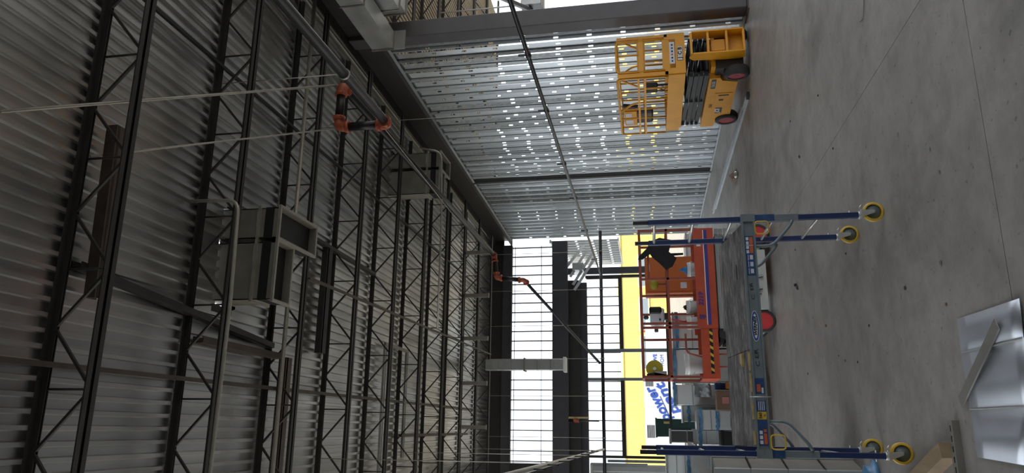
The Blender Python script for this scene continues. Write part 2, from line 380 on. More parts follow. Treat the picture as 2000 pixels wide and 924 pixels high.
while x > -6.5:
    if x > -1.15: MB().box(x-.018, x+.018, YB-.04, YB+.05, 5.22, 6.72).build('stud', 'beam_grey', bw)
    x -= .346
MB().box(-7.4, -1.1, YB-.05, YB+.05, 5.2, 6.74).build('end_panel', 'steel_dark', bw)
for z_ in (5.62, 6.6): MB().bar((-1.1, YB-.06, z_), (XW-.2, YB-.06, z_), .02, .02).build('cross_wire', 'steel_dark', bw)
YC = YB+1.0
x = 5.55
while x > -.9:
    MB().box(x-.016, x+.016, YC-.04, YC+.05, 2.85, 4.06).build('stud', 'beam_grey', bw); x -= .345
MB().box(2.9, 5.6, YC-.06, YC+.06, 2.74, 2.88).build('sill_beam', 'steel_dark', bw)
MB().box(-.85, 1.8, YC-.06, YC+.06, 2.74, 2.88).build('sill_beam', 'steel_dark', bw)
for xx, wv, zt, mm in ((2.86, .12, 4.1, 'rail_grey'), (1.83, .1, 4.1, 'rail_grey'), (5.62, .1, 4.1, 'steel_dark'), (5.85, .24, 4.9, 'beam_navy'), (-.86, .09, 4.1, 'steel_dark'), (-1.0, .09, 3.4, 'rail_grey'), (-7.2, .3, 7.4, 'steel_dark')):
    MB().box(xx-wv/2, xx+wv/2, YC-.07, YC+.07, 0, zt).build('post', mm, bw)
MB().box(5.72, 5.98, YB+.1, YC+.1, 4.1, 4.5).build('bracket_box', 'galv', bw)
for x0, z0, x1, z1 in ((5.86,4.75,6.75,4.10), (5.5,4.6,6.6,3.95), (5.2,4.5,6.4,3.8), (5.0,4.45,6.2,3.72)):
    MB().bar((x0, YB+.3, z0), (x1, YB+.5, z1), .03, .10).build('kicker_brace', 'galv', bw)

# ================================================================== ROOF STEEL
ORD = ['nearest', 'second', 'third', 'fourth', 'fifth', 'sixth', 'seventh', 'eighth', 'ninth', 'tenth', 'eleventh']
JY = [5.71+1.99*i for i in range(11)]
def chord_mesh(x0, x1, vertical_up):
    b = MB(); t = .007; L_ = .062
    for s in (-1, 1):                                        # two angles back to back with a slit
        y0, y1 = (.010, .010+L_) if s > 0 else (-.010-L_, -.010)
        zz = 0 if not vertical_up else L_-t
        b.box(x0, x1, y0, y1, zz, zz+t)
        b.box(x0, x1, (.010 if s > 0 else -.010-t), (.010+t if s > 0 else -.010), 0, L_)
    return b
def joist(Y, x0, x1, nodes0, label, group, pitch=1.08):
    z0 = zb(Y); t = thing('steel_joist', ((x0+x1)/2, Y, z0), label, 'joist', group)
    b = chord_mesh(x0+.25, x1-.25, False); b.v = [(v[0], v[1]+Y, v[2]+z0) for v in b.v]; b.build('bottom_chord', 'steel_dark', t)
    b = chord_mesh(x0, x1, True); b.v = [(v[0], v[1]+Y, v[2]+z0+.437) for v in b.v]; b.build('top_chord', 'steel_dark', t)
    n = nodes0
    while n-pitch > x0+.2: n -= pitch
    while n < x1-.3:
        MB().tube((n, Y, z0+.03), (n, Y, z0+.46), .012, 6).build('web_post', 'steel_dark', t)
        for s in (-1, 1):
            e = n+s*pitch*.5
            if x0+.1 < e < x1-.1: MB().bar((n+s*.05, Y, z0+.04), (e-s*.02, Y, z0+.45), .026, .026, (0,1,0)).build('web_diagonal', 'steel_dark', t)
        n += pitch
    return t
for i, Y in enumerate(JY[:10]):
    joist(Y, -7.2, XW-.14, 3.54, ('%s dark steel roof joist overhead, counted from the camera' % ORD[i]) if i else 'nearest dark steel roof joist overhead, crossing the top of the view', 'roof joists over the hall')
for i, Y in enumerate(JY[3:10]):
    joist(Y+.35, XW+.32, 16, 8.2, '%s brown steel joist under the roof beyond the stud wall' % ORD[i], 'roof joists beyond the stud wall', 1.4)
def chan(name, p, q, wd, hh, m, label, cat='roof framing', grp='roof opening framing'):
    b = MB(); P, Q = Vector(p), Vector(q); d = (Q-P).normalized(); a = d.cross(Vector((0,0,1))).normalized()
    b.bar(P, Q, wd*.25, hh); b.bar(P+a*wd*.3+Vector((0,0,hh*.45)), Q+a*wd*.3+Vector((0,0,hh*.45)), wd*.7, hh*.1); b.bar(P+a*wd*.3-Vector((0,0,hh*.45)), Q+a*wd*.3-Vector((0,0,hh*.45)), wd*.7, hh*.1)
    return solo(name, b, m, tuple(P), label, cat, grp)
chan('framing_channel', (1.42, 5.80, zd(5.8)-.06), (1.10, 9.66, zd(9.66)-.06), .09, .12, 'steel_dark', 'long dark channel under the deck beside the hanging ducts')
chan('framing_channel', (2.86, 5.86, zd(5.86)-.17), (1.15, 5.92, zd(5.92)-.17), .2, .12, 'steel_brown', 'short wide brown channel close behind the nearest joist')
chan('framing_channel', (.98, 9.9, zd(9.9)-.16), (-3.0, 9.9, zd(9.9)-.16), .22, .12, 'steel_brown', 'wide brown channel crossing behind the silver conduit')
chan('framing_channel', (.97, 7.85, zd(7.85)-.08), (.94, 9.60, zd(9.60)-.22), .1, .14, 'steel_brown', 'brown channel sloping below the pair of hanging ducts')
chan('framing_channel', (.44, -3, zd(-3)-.095), (.62, 25.2, zd(25.2)-.095), .06, .05, 'steel_brown', 'thin brown bridging angle running the length of the deck')
chan('framing_channel', (4.33, -3, zd(-3)-.09), (4.62, 25.2, zd(25.2)-.09), .05, .04, 'black', 'thin black strip drawing a dark gap line under the deck near the stud wall')  # black strip added to draw the dark gap line between deck sheets
chan('framing_channel', (2.95, 9.78, zd(9.7)-.1), (2.95, 13.5, zd(13.5)-.1), .07, .1, 'steel_dark', 'dark channel receding behind the near pair of ducts')
chan('framing_channel', (2.95, 11.2, zd(11.2)-.09), (1.18, 11.2, zd(11.2)-.09), .26, .10, 'steel_dark', 'short wide dark channel between the third and fourth joists')
chan('framing_channel', (2.10, 9.75, zb(9.75)-.02), (2.38, 23.6, zb(23.6)-.02), .05, .04, 'steel_brown', 'thin bridging angle under the joists behind the near ducts')
chan('framing_channel', (-.16, 15.6, zd(15.6)-.14), (-.14, 22.0, zd(22)-.14), .08, .08, 'steel_brown', 'brown channel under the far deck on the left')
for k, xx in enumerate((4.89, 3.65, 2.45, 1.23, .07)):
    solo('hanger_post', MB().box(xx-.05, xx+.05, 19.713, 19.80, 6.2, 6.95).box(xx-.06, xx+.06, 19.70, 19.81, 6.18, 6.2), 'galv_dim', (xx, 19.75, 6.18),
         '%s of the short grey posts hanging by the eighth joist, from the stud wall' % ORD[k].replace('nearest', 'first'), 'hanger post', 'short posts hanging from the far joists')

# ================================================================== PIPES
def sprinkler(name, label): return thing(name, (0,0,0), label, 'pipe', None)
def elbow(b, c, d1, d2, r):                                  # grooved elbow: bend plus two coupling rings with bolt lugs
    c = Vector(c); d1, d2 = Vector(d1).normalized(), Vector(d2).normalized(); R = r*1.9
    b.sweep(rounded([c+d1*R*1.25, c, c+d2*R*1.25], R*1.1, 6), r*1.08, 12)
    for d in (d1, d2):
        p = c+d*R*1.15; b.tube(p-d*r*.42, p+d*r*.42, r*1.42, 14); s = d.orthogonal().normalized()
        for q in (s, -s): b.bar(p+q*r*1.3-d*r*.3, p+q*r*1.3+d*r*.3, r*.7, r*.9, q); b.tube(p+q*r*1.75-d.cross(q)*r*.5, p+q*r*1.75+d.cross(q)*r*.5, r*.13, 6)
t = thing('sprinkler_main', (4.25, 9.2, 5.41), 'thick black overhead sprinkler main with an orange-red elbow offset', 'pipe'); r = .064
MB().tube((4.25, -4, 5.41), (4.25, 9.12, 5.41), r, 14).build('pipe', 'black_pipe', t)
MB().tube((4.26, 9.3, 5.54), (4.26, 9.3, 6.06), r, 14).build('riser', 'black_pipe', t)
MB().tube((4.39, 9.3, 6.17), (4.82, 9.3, 6.17), r, 14).build('crossover', 'black_pipe', t)
MB().tube((4.93, 9.41, 6.17), (4.74, 19.39, 6.0), r, 14).build('pipe', 'black_pipe', t)
for c, a, b2 in (((4.25,9.3,5.41), (0,-1,0), (0,0,1)), ((4.26,9.3,6.17), (0,0,-1), (1,0,0)), ((4.93,9.3,6.17), (-1,0,0), (0,1,0)), ((4.72,19.53,5.985), (0,-1,0), (-1,0,0)), ((4.09,19.53,5.93), (1,0,0), (0,0,-1))):
    b = MB(); elbow(b, c, a, b2, r); b.build('grooved_elbow', 'coupling', t)
MB().tube((4.60,19.53,5.975), (4.19,19.53,5.94), r, 12).build('crossover', 'black_pipe', t)
MB().tube((4.08,19.53,5.82), (4.03,19.53,5.29), r, 12).build('drop', 'black_pipe', t)
b = MB(); elbow(b, (4.02,19.53,5.15), (0,0,1), (-.35,.87,-.33), r*.95); b.build('grooved_elbow', 'coupling', t)
MB().tube((3.97,19.64,5.11), (2.15,24.15,3.42), .043, 12).build('branch', 'black_pipe', t)
for yy in (3.9, 7.72):                                       # clevis hanger rings with rods
    MB().disc((4.25, yy, 5.41), (0,1,0), r, r+.012, .03, 20).build('hanger_ring', 'conduit', t); MB().tube((4.25, yy, 5.475), (4.25, yy, zb(yy)+.45), .006, 6).build('hanger_rod', 'conduit', t)
MB().disc((4.91, 10.7, 6.15), (0,1,0), r, r+.012, .03, 20).build('hanger_ring', 'conduit', t); MB().tube((4.91, 10.7, 6.21), (4.91, 10.7, zb(10.7)+.45), .006, 6).build('hanger_rod', 'conduit', t)
MB().tube((4.25, 8.55, 5.475), (4.84, 16.4, 6.22), .006, 6).build('sway_wire', 'conduit', t)
for p, q, rr, lb in (((2.49, 4.69, 7.0), (4.91, 9.23, 6.24), .016, 'upper'), ((2.50, 5.74, 7.03), (4.23, 9.27, 6.24), .011, 'lower')):
    solo('brace_rod', MB().tube(p, q, rr, 8), 'conduit', p, '%s of two thin pale sway braces running to the orange-red pipe elbows' % lb, 'brace rod', 'sway braces to the sprinkler main')
# low sprinkler lines near head height of the openings
t = thing('sprinkler_line', (3.0, 24.2, 3.35), 'black horizontal sprinkler pipe crossing in front of the end wall', 'pipe', 'low sprinkler lines')
MB().tube((6.62, 24.2, 3.33), (-6, 24.2, 3.33), .055, 12).build('pipe', 'black_pipe', t)
for xx in (5.9, 4.6, 3.4, 2.3, 1.1, -.2):
    MB().disc((xx, 24.2, 3.33), (1,0,0), .055, .072, .03, 16).build('hanger_ring', 'conduit', t); MB().tube((xx, 24.2, 3.4), (xx, 24.2, zb(24.2)+.4), .009, 6).build('hanger_rod', 'conduit', t)
t = thing('sprinkler_line', (5.06, 15, 3.32), 'thin black sprinkler pipe receding along the stud wall', 'pipe', 'low sprinkler lines')
MB().tube((5.06, -3, 3.32), (5.02, 21.9, 3.32), .03, 10).build('pipe', 'black_pipe', t)
MB().tube((5.02, 21.9, 3.32), (5.02, 24.1, 3.33), .022, 8).build('pipe_tail', 'black_pipe', t)
for yy in (7.2, 9.05, 10.9, 13.4, 15.6, 18.4, 21.7):
    MB().tube((5.05, yy-.05, 3.32), (5.05, yy+.05, 3.32), .042, 10).build('coupling', 'black_pipe', t)
    MB().bar((5.05, yy, 3.34), (5.05, yy, 3.46), .03, .02).build('pipe_clamp', 'black_pipe', t)
MB().tube((5.05, 10.9, 3.4), (5.05, 10.9, zb(10.9)+.4), .005, 5).build('hanger_rod', 'conduit', t)
t = thing('sprinkler_line', (-.5, 15, 3.32), 'thin sprinkler pipe with a row of stubs, receding on the left', 'pipe', 'low sprinkler lines')
MB().tube((-.40, -4, 3.30), (-.54, 24.1, 3.34), .036, 10).build('pipe', 'conduit', t)
for k in range(8): MB().tube((-.47, 9.5+k*1.3, 3.3), (-.47, 9.5+k*1.3, 3.12), .012, 6).build('sprinkler_stub', 'black_pipe', t)
for yy in (11.6, 15.6, 19.6): MB().tube((-.48, yy, 3.35), (-.48, yy, zb(yy)+.4), .006, 5).build('hanger_rod', 'conduit', t)
t = thing('short_branch', (1.0, 25, 4.2), 'small sprinkler branch with brass fittings hanging under the header beam', 'pipe')
MB().tube((.35, 26.05, 4.66), (.35, 26.05, 3.6), .03, 8).build('drop', 'black_pipe', t); MB().bar((.45, 26.05, 4.66), (.45, 26.05, 3.95), .06, .06).build('sleeve', 'ply_edge', t); b = MB(); elbow(b, (.35,26.05,4.42), (0,0,-1), (0,-1,0), .045); b.build('grooved_elbow', 'coupling', t)
# conduits
solo('conduit', MB().tube((6.6, 9.41, 6.79), (-6.5, 9.47, 6.79), .03, 10).tube((2.0,9.44,6.79), (1.9,9.44,6.79), .036, 10), 'conduit', (0, 9.44, 6.79), 'long silver conduit crossing below the third joist', 'conduit', 'conduits under the roof')
solo('conduit', MB().sweep(rounded([(2.60, 7.48, 7.12), (2.56, 7.42, 6.46), (1.29, 7.38, 6.40), (-6.5, 7.28, 6.40)], .16, 6), .022, 8), 'conduit', (2.5, 7.4, 6.4), 'silver conduit with a swan-neck bend in front of the hanging ducts', 'conduit', 'conduits under the roof')
solo('conduit', MB().sweep(rounded([(5.98, 14.4, 6.62), (5.86, 14.4, 6.12), (4.3, 14.4, 6.06), (2.0, 14.4, 6.06)], .2, 6), .022, 8), 'conduit', (5.9, 14.4, 6.1), 'silver conduit with a swan-neck bend by the far hanging duct', 'conduit', 'conduits under the roof')

# ================================================================== DUCTS OVERHEAD
def drop_duct(parent, x0, x1, y0, y1, z0, z1, th=.012):
    b = MB(); b.box(x0, x1, y0, y0+th, z0, z1).box(x0, x1, y1-th, y1, z0, z1).box(x0, x0+th, y0, y1, z0, z1).box(x1-th, x1, y0, y1, z0, z1); b.build('duct_shell', 'galv_dim', parent)
    e = .03
    for z_ in (z0-.005, z0+.28):
        f = MB(); f.box(x0-e, x1+e, y0-e, y0+.001, z_, z_+.035).box(x0-e, x1+e, y1-.001, y1+e, z_, z_+.035).box(x0-e, x0+.001, y0, y1, z_, z_+.035).box(x1-.001, x1+e, y0, y1, z_, z_+.035)
        f.build('flange', 'conduit', parent)
    MB().box(x0-.006, x1+.006, y0-.006, y1+.006, z0+.10, z0+.22).build('flexible_collar', 'black', parent)
    MB().box(x1-.25, x1-.05, y0-.012, y0-.001, z0+.315, z0+.33).build('cleat', 'white', parent)
t = thing('hanging_duct', (2.0, 8.6, 6.38), 'pair of open-ended grey duct drops hanging from the roof, nearer pair', 'duct', 'duct drops through the roof')
drop_duct(t, 2.34, 2.74, 8.3, 9.32, 6.39, 7.30); drop_duct(t, 1.54, 2.28, 8.28, 8.68, 6.38, 7.30)
t = thing('hanging_duct', (5.4, 14.8, 6.16), 'farther pair of open-ended grey duct drops beside the side beam', 'duct', 'duct drops through the roof')
drop_duct(t, 5.55, 5.9, 14.5, 15.25, 6.16, 7.45); drop_duct(t, 4.95, 5.5, 14.5, 14.85, 6.16, 7.45)
t = thing('supply_duct', (6.55, 8, 6.0), 'long galvanized duct along the side beam, ending beside the column', 'duct', 'ducts at the column top')
for k in range(5): MB().box(6.36, 6.68, 4.0+k*1.36, 5.35+k*1.36, 5.98, 6.36).build('duct_section', 'galv', t)
for k in range(1, 6): MB().box(6.345, 6.695, 3.985+k*1.36, 4.015+k*1.36, 5.965, 6.375).build('joint_flange', 'galv_dim', t)
MB().box(6.345, 6.70, 10.80, 10.83, 5.78, 6.375).build('end_plate', 'galv', t)
t = thing('supply_duct', (7.5, 8, 5.9), 'wide pale duct beyond the column in the adjoining bay', 'duct', 'ducts at the column top')
for k in range(5): MB().box(7.15, 7.95, 4.0+k*1.4, 5.39+k*1.4, 5.86, 6.3).build('duct_section', 'galv', t)
MB().box(7.13, 7.97, 10.98, 11.01, 5.84, 6.32).build('end_flange', 'galv_dim', t)
t = thing('supply_duct', (6.98, 9.7, 5.7), 'short galvanized duct box hanging between the two long ducts', 'duct', 'ducts at the column top')
MB().cbox(6.78, 7.06, 9.3, 10.3, 5.72, 6.1, .006).build('box_body', 'galv', t); MB().box(6.765, 7.075, 10.28, 10.31, 5.705, 6.115).build('end_flange', 'galv_dim', t)
t = thing('riser_duct', (2.03, 23.4, 4.4), 'narrow silver duct hanging upright in front of the high opening', 'duct')
for k in range(6): MB().cbox(1.86-.00*k, 2.2, 23.2, 23.54, 4.5+k*.42, 4.915+k*.42, .008).build('duct_section', 'galv', t)
MB().box(1.80, 2.26, 23.14, 23.6, 4.42, 4.5).build('end_flange', 'white', t); MB().box(1.82, 2.24, 23.16, 23.58, 5.73, 5.77).build('joint_flange', 'galv_dim', t)
t = thing('louver_frame', (1.0, 15.2, 6.7), 'slotted galvanized strut frame hanging under the deck', 'frame')
for y0, xe in ((14.45, -1.6), (15.92, -.6)):
    z0 = zd(y0)-.10; b = MB(); xx = 1.66
    for off in (-.045, .045): b.bar((1.66, y0+off, z0), (xe, y0+off, z0), .025, .05)
    while xx > xe+.05: b.box(xx-.03, xx, y0-.04, y0+.04, z0-.005, z0+.005); xx -= .06
    b.build('slotted_strut', 'galv', t)
MB().bar((1.70, 14.4, zd(14.4)-.10), (1.70, 16.0, zd(16)-.10), .06, .05).build('strut', 'galv_dim', t)

# ================================================================== ROLLING SCAFFOLD
sc = thing('rolling_scaffold', (.75, 6.18, 0), 'blue and grey rolling scaffold with a weathered plywood deck', 'scaffold')
XR, XL, Y1, Y2 = 1.645, -.145, 5.83, 6.54
for px, py in ((XR, Y1), (XR+.01, Y2), (XL, Y1), (XL+.02, Y2)):
    p = MB().cbox(px-.021, px+.021, py-.021, py+.021, .175, 1.78, .004).build('post', 'blue', sc)
    MB().cbox(px-.016, px+.016, py-.016, py+.016, 1.78, 1.90, .003).build('stacking_pin', 'black_steel', p)
    MB().tube((px-.04, py, .24), (px+.04, py, .24), .004, 6).build('lock_pin', 'silver', p)
    c = thing('caster', (px, py, 0));
    c.parent = sc; c.location = Vector((px, py, 0))-sc.location
    dx = .012 if px > 1 else .02; wx_, wy_ = px+dx, py-.03
    MB().lathe((wx_, wy_, .0765), [(.058,-.018),(.072,-.018),(.0765,-.01),(.0765,.01),(.072,.018),(.058,.018),(.058,-.018)], 28, 1).build('tyre', 'yellow', c)
    h = MB().lathe((wx_, wy_, .0765), [(.0,-.012),(.016,-.016),(.02,-.008),(.058,-.006),(.058,.006),(.02,.008),(.0,.012)], 20, 1); h.build('hub', 'rail_grey', c)
    f = MB()
    for s in (-1, 1): f.prism([(px-.028, .165), (px+.028, .165), (wx_+.012, .07), (wx_-.012, .07)], 1, wy_+s*.024-.002, wy_+s*.024+.002)
    f.box(px-.03, px+.03, wy_-.03, py+.02, .160, .168).tube((wx_, wy_-.032, .0765), (wx_, wy_+.032, .0765), .008, 8).build('fork', 'silver', c)
    MB().tube((px, py, .166), (px, py, .178), .03, 12).build('swivel', 'silver', c)
    MB().sweep([(px+.03, wy_, .165), (px+.055, wy_, .168), (px+.075, wy_, .15)], .006, 6).build('brake_lever', 'silver', c)
for px in (XR, XL):
    for zz in (1.73, 1.42, 1.12, .80, .46): MB().tube((px+.005, Y1+.02, zz), (px+.01, Y2-.02, zz), .013, 8).build('rung', 'silver', sc)
for (yf, dz, s) in ((Y1-.045, 0, 1), (Y2+.012, .08, -1)):
    b = MB(); y0 = yf; z0 = .955+dz; z1 = 1.055+dz
    b.box(XL+.03, XR-.03, y0+.012, y0+.018, z0, z1).box(XL+.03, XR-.03, y0, y0+.03, z0, z0+.014).box(XL+.03, XR-.03, y0, y0+.03, z1-.014, z1)
    rail = b.build('side_rail', 'rail_grey', sc)
    for px in (XL, XR):
        MB().box(px-.03, px+.03, y0-.001, y0+.07 if s > 0 else y0+.03, z0-.004, z1+.004).tube((px+(.02 if px < 1 else -.02), y0-.006, z0+.05), (px+(.02 if px < 1 else -.02), y0+.01, z0+.05), .004, 8).build('rail_bracket', 'rail_grey', sc)
    if s > 0: front_rail = rail
for px in (XR, XL):
    MB().cbox(px-.027, px+.027, Y1-.027, Y1+.027, .62, .95, .004).build('sleeve', 'rail_grey', sc)
    sg = 1 if px < 1 else -1
    for yy in (Y1-.03, Y2+.02):
        MB().sweep(rounded([(px+sg*.23, yy, .96 if yy < 6 else 1.06), (px+sg*.23, yy, .83), (px+sg*.07, yy, .69), (px+sg*.03, yy, .67)], .05, 4), .013, 8).build('knee_brace', 'rail_grey', sc)
    cxx = px+sg*.085
    MB().sweep(loop_rounded([(cxx-.05, Y1-.05, .955), (cxx+.05, Y1-.05, .955), (cxx+.05, Y1-.05, .855), (cxx-.05, Y1-.05, .855)], .025), .006, 6, True).build('lock_latch', 'yellow', sc)
MB().box(XR-.0275, XR+.0275, Y1-.0285, Y1-.0275, .80, .97).build('sticker', 'label_blue', sc)
MB().box(XL-.0275, XL+.0275, Y1-.0285, Y1-.0275, .86, .95).build('sticker', 'label_blue', sc)
# tilted plywood deck: two sheets meeting at a split seam
def deckpiece(x0, x1):
    ya, yb_, za, zb_ = Y1-.012, Y2-.03, 1.036, 1.136; th = .02
    b = MB(); b.add([(x0,ya,za),(x1,ya,za),(x1,yb_,zb_),(x0,yb_,zb_),(x0,ya,za+th),(x1,ya,za+th),(x1,yb_,zb_+th),(x0,yb_,zb_+th)], [(0,3,2,1),(4,5,6,7),(0,1,5,4),(1,2,6,5),(2,3,7,6),(3,0,4,7)])
    return b.build('deck_board', 'ply', sc)
d1 = deckpiece(XL+.05, .613); d2 = deckpiece(.617, XR-.045)
def on_deck(x, y): return 1.056+(y-Y1+.012)/(Y2-Y1-.018)*.1
for x0, x1 in ((.46, .60), (.1, .22), (.30, .44), (-.08, .02)):
    MB().bar((x0, Y1-.006, on_deck(0, Y1)+.004), (x1, Y1-.006, on_deck(0, Y1)+.004), .014, .016).build('split_edge', 'ply_edge', d1)
MB().prism([(.50, Y1+.16), (.60, Y1+.14), (.61, Y1+.30), (.56, Y1+.36)], 2, on_deck(0, Y1+.25)-.012, on_deck(0, Y1+.25)+.006).build('peeled_patch', 'ply_edge', d1)
MB().bar((1.20, Y1+.20, on_deck(0, Y1+.20)+.002), (1.32, Y1+.20, on_deck(0, Y1+.20)+.002), .018, .004).build('hand_hole', 'black', d2)
# labels on the rail web
yl = Y1-.034
def decal(x0, x1, z0, z1, m, par=None, dy=0): return MB().box(x0, x1, yl-.0015-dy, yl-dy, z0, z1).build('decal', m, par or front_rail)
L1 = decal(1.185, 1.50, .973, 1.036, 'label_blue')
decal(1.43, 1.49, .978, 1.004, 'label_orange', L1, .001); decal(1.36, 1.425, .978, 1.004, 'label_orange', L1, .001)
for k in range(4): decal(1.36+k*.035, 1.385+k*.035, 1.01, 1.03, 'label_white', L1, .001)
decal(1.422, 1.426, .976, 1.034, 'label_white', L1, .0015)
for k in range(3): decal(1.20+k*.055, 1.235+k*.055, .985, 1.008, 'label_white', L1, .001); decal(1.195+k*.055, 1.24+k*.055, 1.018, 1.022, 'label_white', L1, .001)
L2 = decal(.285, .40, .973, 1.036, 'label_blue'); decal(.30, .355, 1.0, 1.026, 'label_orange', L2, .001); decal(.29, .33, .98, .994, 'label_white', L2, .001)
L3 = decal(-.085, .235, .973, 1.036, 'label_blue'); decal(.10, .155, .971, 1.038, 'yellow', L3, .001)
text('decal_text', '560', .03, 'ink', L3, (.128, yl-.0035, 1.014), (1,0,0), (0,0,1), .001, bold=.0006)
text('decal_text', 'kg', .016, 'ink', L3, (.128, yl-.0035, .988), (1,0,0), (0,0,1), .001)
for k in range(4): decal(.165, .23, .982+k*.013, .987+k*.013, 'label_white', L3, .001)
decal(-.075, .0, .978, 1.0, 'label_orange', L3, .001); decal(.01, .03, .978, 1.0, 'label_orange', L3, .001)
for k in range(3): decal(-.075+k*.035, -.05+k*.035, 1.008, 1.03, 'label_white', L3, .001)
ov = MB(); n = 32
def oval(rx, rz, m, dy, par, name='logo_oval'):
    poly = [(.79+rx*math.cos(2*math.pi*i/32), 1.005+rz*math.sin(2*math.pi*i/32)) for i in range(32)]
    return MB().prism(poly, 1, yl-.002-dy, yl-dy).build(name, m, par)
lo = oval(.118, .031, 'white', 0, front_rail); oval(.113, .027, 'text_blue', .0008, lo); oval(.094, .0165, 'white', .0016, lo)
text('logo_text', 'WERNER', .034, 'ink', lo, (.79, yl-.0045, 1.005), (1,0,0), (0,0,1), .001, shear=.25, bold=.0012, width=.145)
text('marker_writing', 'C  ER', .034, 'ink', front_rail, (1.06, yl-.001, 1.008), (1,0,.08), (0,0,1), .0008, width=.13)
text('marker_writing', 'C ER', .04, 'ink', front_rail, (.55, yl-.001, 1.008), (1,0,.05), (0,0,1), .0008, width=.13)
MB().tube((.262, Y1-.06, .93), (.262, Y1-.06, 1.085), .0035, 6).build('toggle_pin', 'silver', sc)

# ================================================================== YELLOW SCISSOR LIFT
def wheel(parent, c, ax, r, w_, hubm, hubr):
    g = thing('wheel', c); g.parent = parent; g.location = Vector(c)-parent.location; c = Vector(c); a = Vector(ax)
    b = MB(); n = 28; prof = [(hubr,-w_/2),(r*.9,-w_/2),(r,-w_*.32),(r,w_*.32),(r*.9,w_/2),(hubr,w_/2),(hubr,-w_/2)]
    u = Vector((0,0,1)); s = a.cross(u); vs = []
    for rr, hh in prof:
        for i in range(n): t_ = 2*math.pi*i/n; vs.append(c+a*hh+(u*math.cos(t_)+s*math.sin(t_))*rr)
    b.add(vs, [(l*n+i, l*n+(i+1) % n, (l+1)*n+(i+1) % n, (l+1)*n+i) for l in range(6) for i in range(n)], True); b.build('tyre', 'tyre', g)
    MB().disc(c, a, .0, hubr+.002, w_*.86, 24).build('hub', hubm, g); MB().disc(c, a, 0, hubr*.25, w_*.9, 12).build('hub_cap', hubm, g)
    return g
jl = thing('scissor_lift', (6.2, 12.7, 0), 'yellow scissor lift with red wheel hubs parked against the stud wall', 'scissor lift', 'scissor lifts')
X0, X1 = 5.80, 6.58
ch = MB().prism([(11.74,.64),(13.80,.67),(13.80,.43),(13.66,.42),(13.58,.40),(13.36,.34),(13.28,.16),(11.92,.16),(11.84,.42),(11.74,.46)], 0, X0+.02, X1-.02).build('chassis', 'yellow_lift', jl)
MB().box(X0+.012, X0+.021, 12.32, 13.22, .20, .50).build('battery_door', 'yellow_lift', ch)
MB().box(X0+.008, X0+.013, 12.38, 12.42, .26, .44).box(X0+.008, X0+.013, 12.56, 12.62, .34, .42).build('dark_cutout', 'black', ch)  # black plates paint the dark of the door's slot and square hole
dl = MB().box(X0+.009, X0+.012, 12.92, 13.16, .33, .45).build('decal', 'black_steel', ch)
text('decal_text', 'JCB', .11, 'white', dl, (X0+.007, 13.04, .41), (0,-1,0), (0,0,1), .002, bold=.004, shear=.15)
d_ = MB().box(X0+.014, X0+.019, 11.78, 12.12, .52, .60).build('decal', 'black_steel', ch); text('decal_text', 'S2632E', .075, 'white', d_, (X0+.012, 11.95, .56), (0,-1,0), (0,0,1), .002)
text('decal_text', '1561', .085, 'ink', ch, (X0+.018, 12.84, .545), (0,-1,0), (0,0,1), .002)
for yy in (11.63, 13.47):
    
    ax_ = Vector((1, -.12, 0)).normalized() if yy < 12 else Vector((1,0,0))
    wheel(jl, (X0+.055, yy, .21), ax_, .21, .16, 'hub_red', .14); wheel(jl, (X1-.055, yy, .21), ax_, .21, .16, 'hub_red', .14)
MB().box(X0+.08, X1-.08, 11.5, 11.76, .10, .55).build('axle_housing', 'black_steel', jl)
for xx in (X0+.12, X1-.24): MB().prism([(11.52,.30),(11.52,.62),(11.75,.62),(11.75,.46),(11.64,.40)], 0, xx, xx+.12).build('steer_bracket', 'yellow_lift', jl)
ld = thing('ladder', (6.27, 11.35, 0)); ld.parent = jl; ld.location = Vector((6.27, 11.35, 0))-jl.location
for xx in (6.04, 6.44): MB().prism([(11.24,.10),(11.24,.92),(11.38,.98),(11.46,.92),(11.52,.2),(11.46,.07)], 0, xx, xx+.025).build('side_plate', 'yellow_lift', ld)
for z_ in (.93, .66, .36, .09): MB().box(6.06, 6.445, 11.25, 11.34, z_, z_+.035).build('step', 'yellow_lift', ld)
MB().box(6.06, 6.445, 11.42, 11.44, .10, .34).build('kick_plate', 'yellow_lift', ld); MB().box(6.14, 6.34, 11.36, 11.42, .40, .62).build('tow_plate', 'yellow_lift', ld)
for xx in (X0+.05, X1-.11):
    for k in range(4):
        z_ = .70+k*.085
        MB().bar((xx+.03+(.02 if k % 2 else 0), 11.62, z_-.02), (xx+.03+(.02 if k % 2 else 0), 13.72, z_+.05), .035, .075).build('scissor_arm', 'black_steel', jl)
for yy in (11.66, 12.68, 13.68):
    for k in range(4): MB().tube((X0+.03, yy, .69+k*.085+(yy-11.62)*.033), (X1-.03, yy, .69+k*.085+(yy-11.62)*.033), .026, 10).build('pivot_pin', 'black_steel', jl)
MB().box(X0+.14, X1-.14, 11.62, 13.6, .66, .7).build('base_plate', 'black_steel', jl)
pf = MB().box(X0+.02, X1-.02, 11.48, 13.7, 1.06, 1.12).build('platform_deck', 'black_steel', jl)
MB().box(X0, X0+.02, 11.46, 13.72, 1.05, 1.33).build('side_apron', 'yellow_lift', jl); MB().box(X1-.02, X1, 11.46, 13.72, 1.05, 1.33).build('side_apron', 'yellow_lift', jl)
fa = MB().box(X0+.02, X1-.02, 11.44, 11.47, 1.04, 1.20).build('front_apron', 'yellow_lift', jl)
for q in (X0+.02, X1-.12): MB().box(q, q+.10, 11.44, 11.47, 1.20, 1.38).build('front_corner', 'yellow_lift', jl)
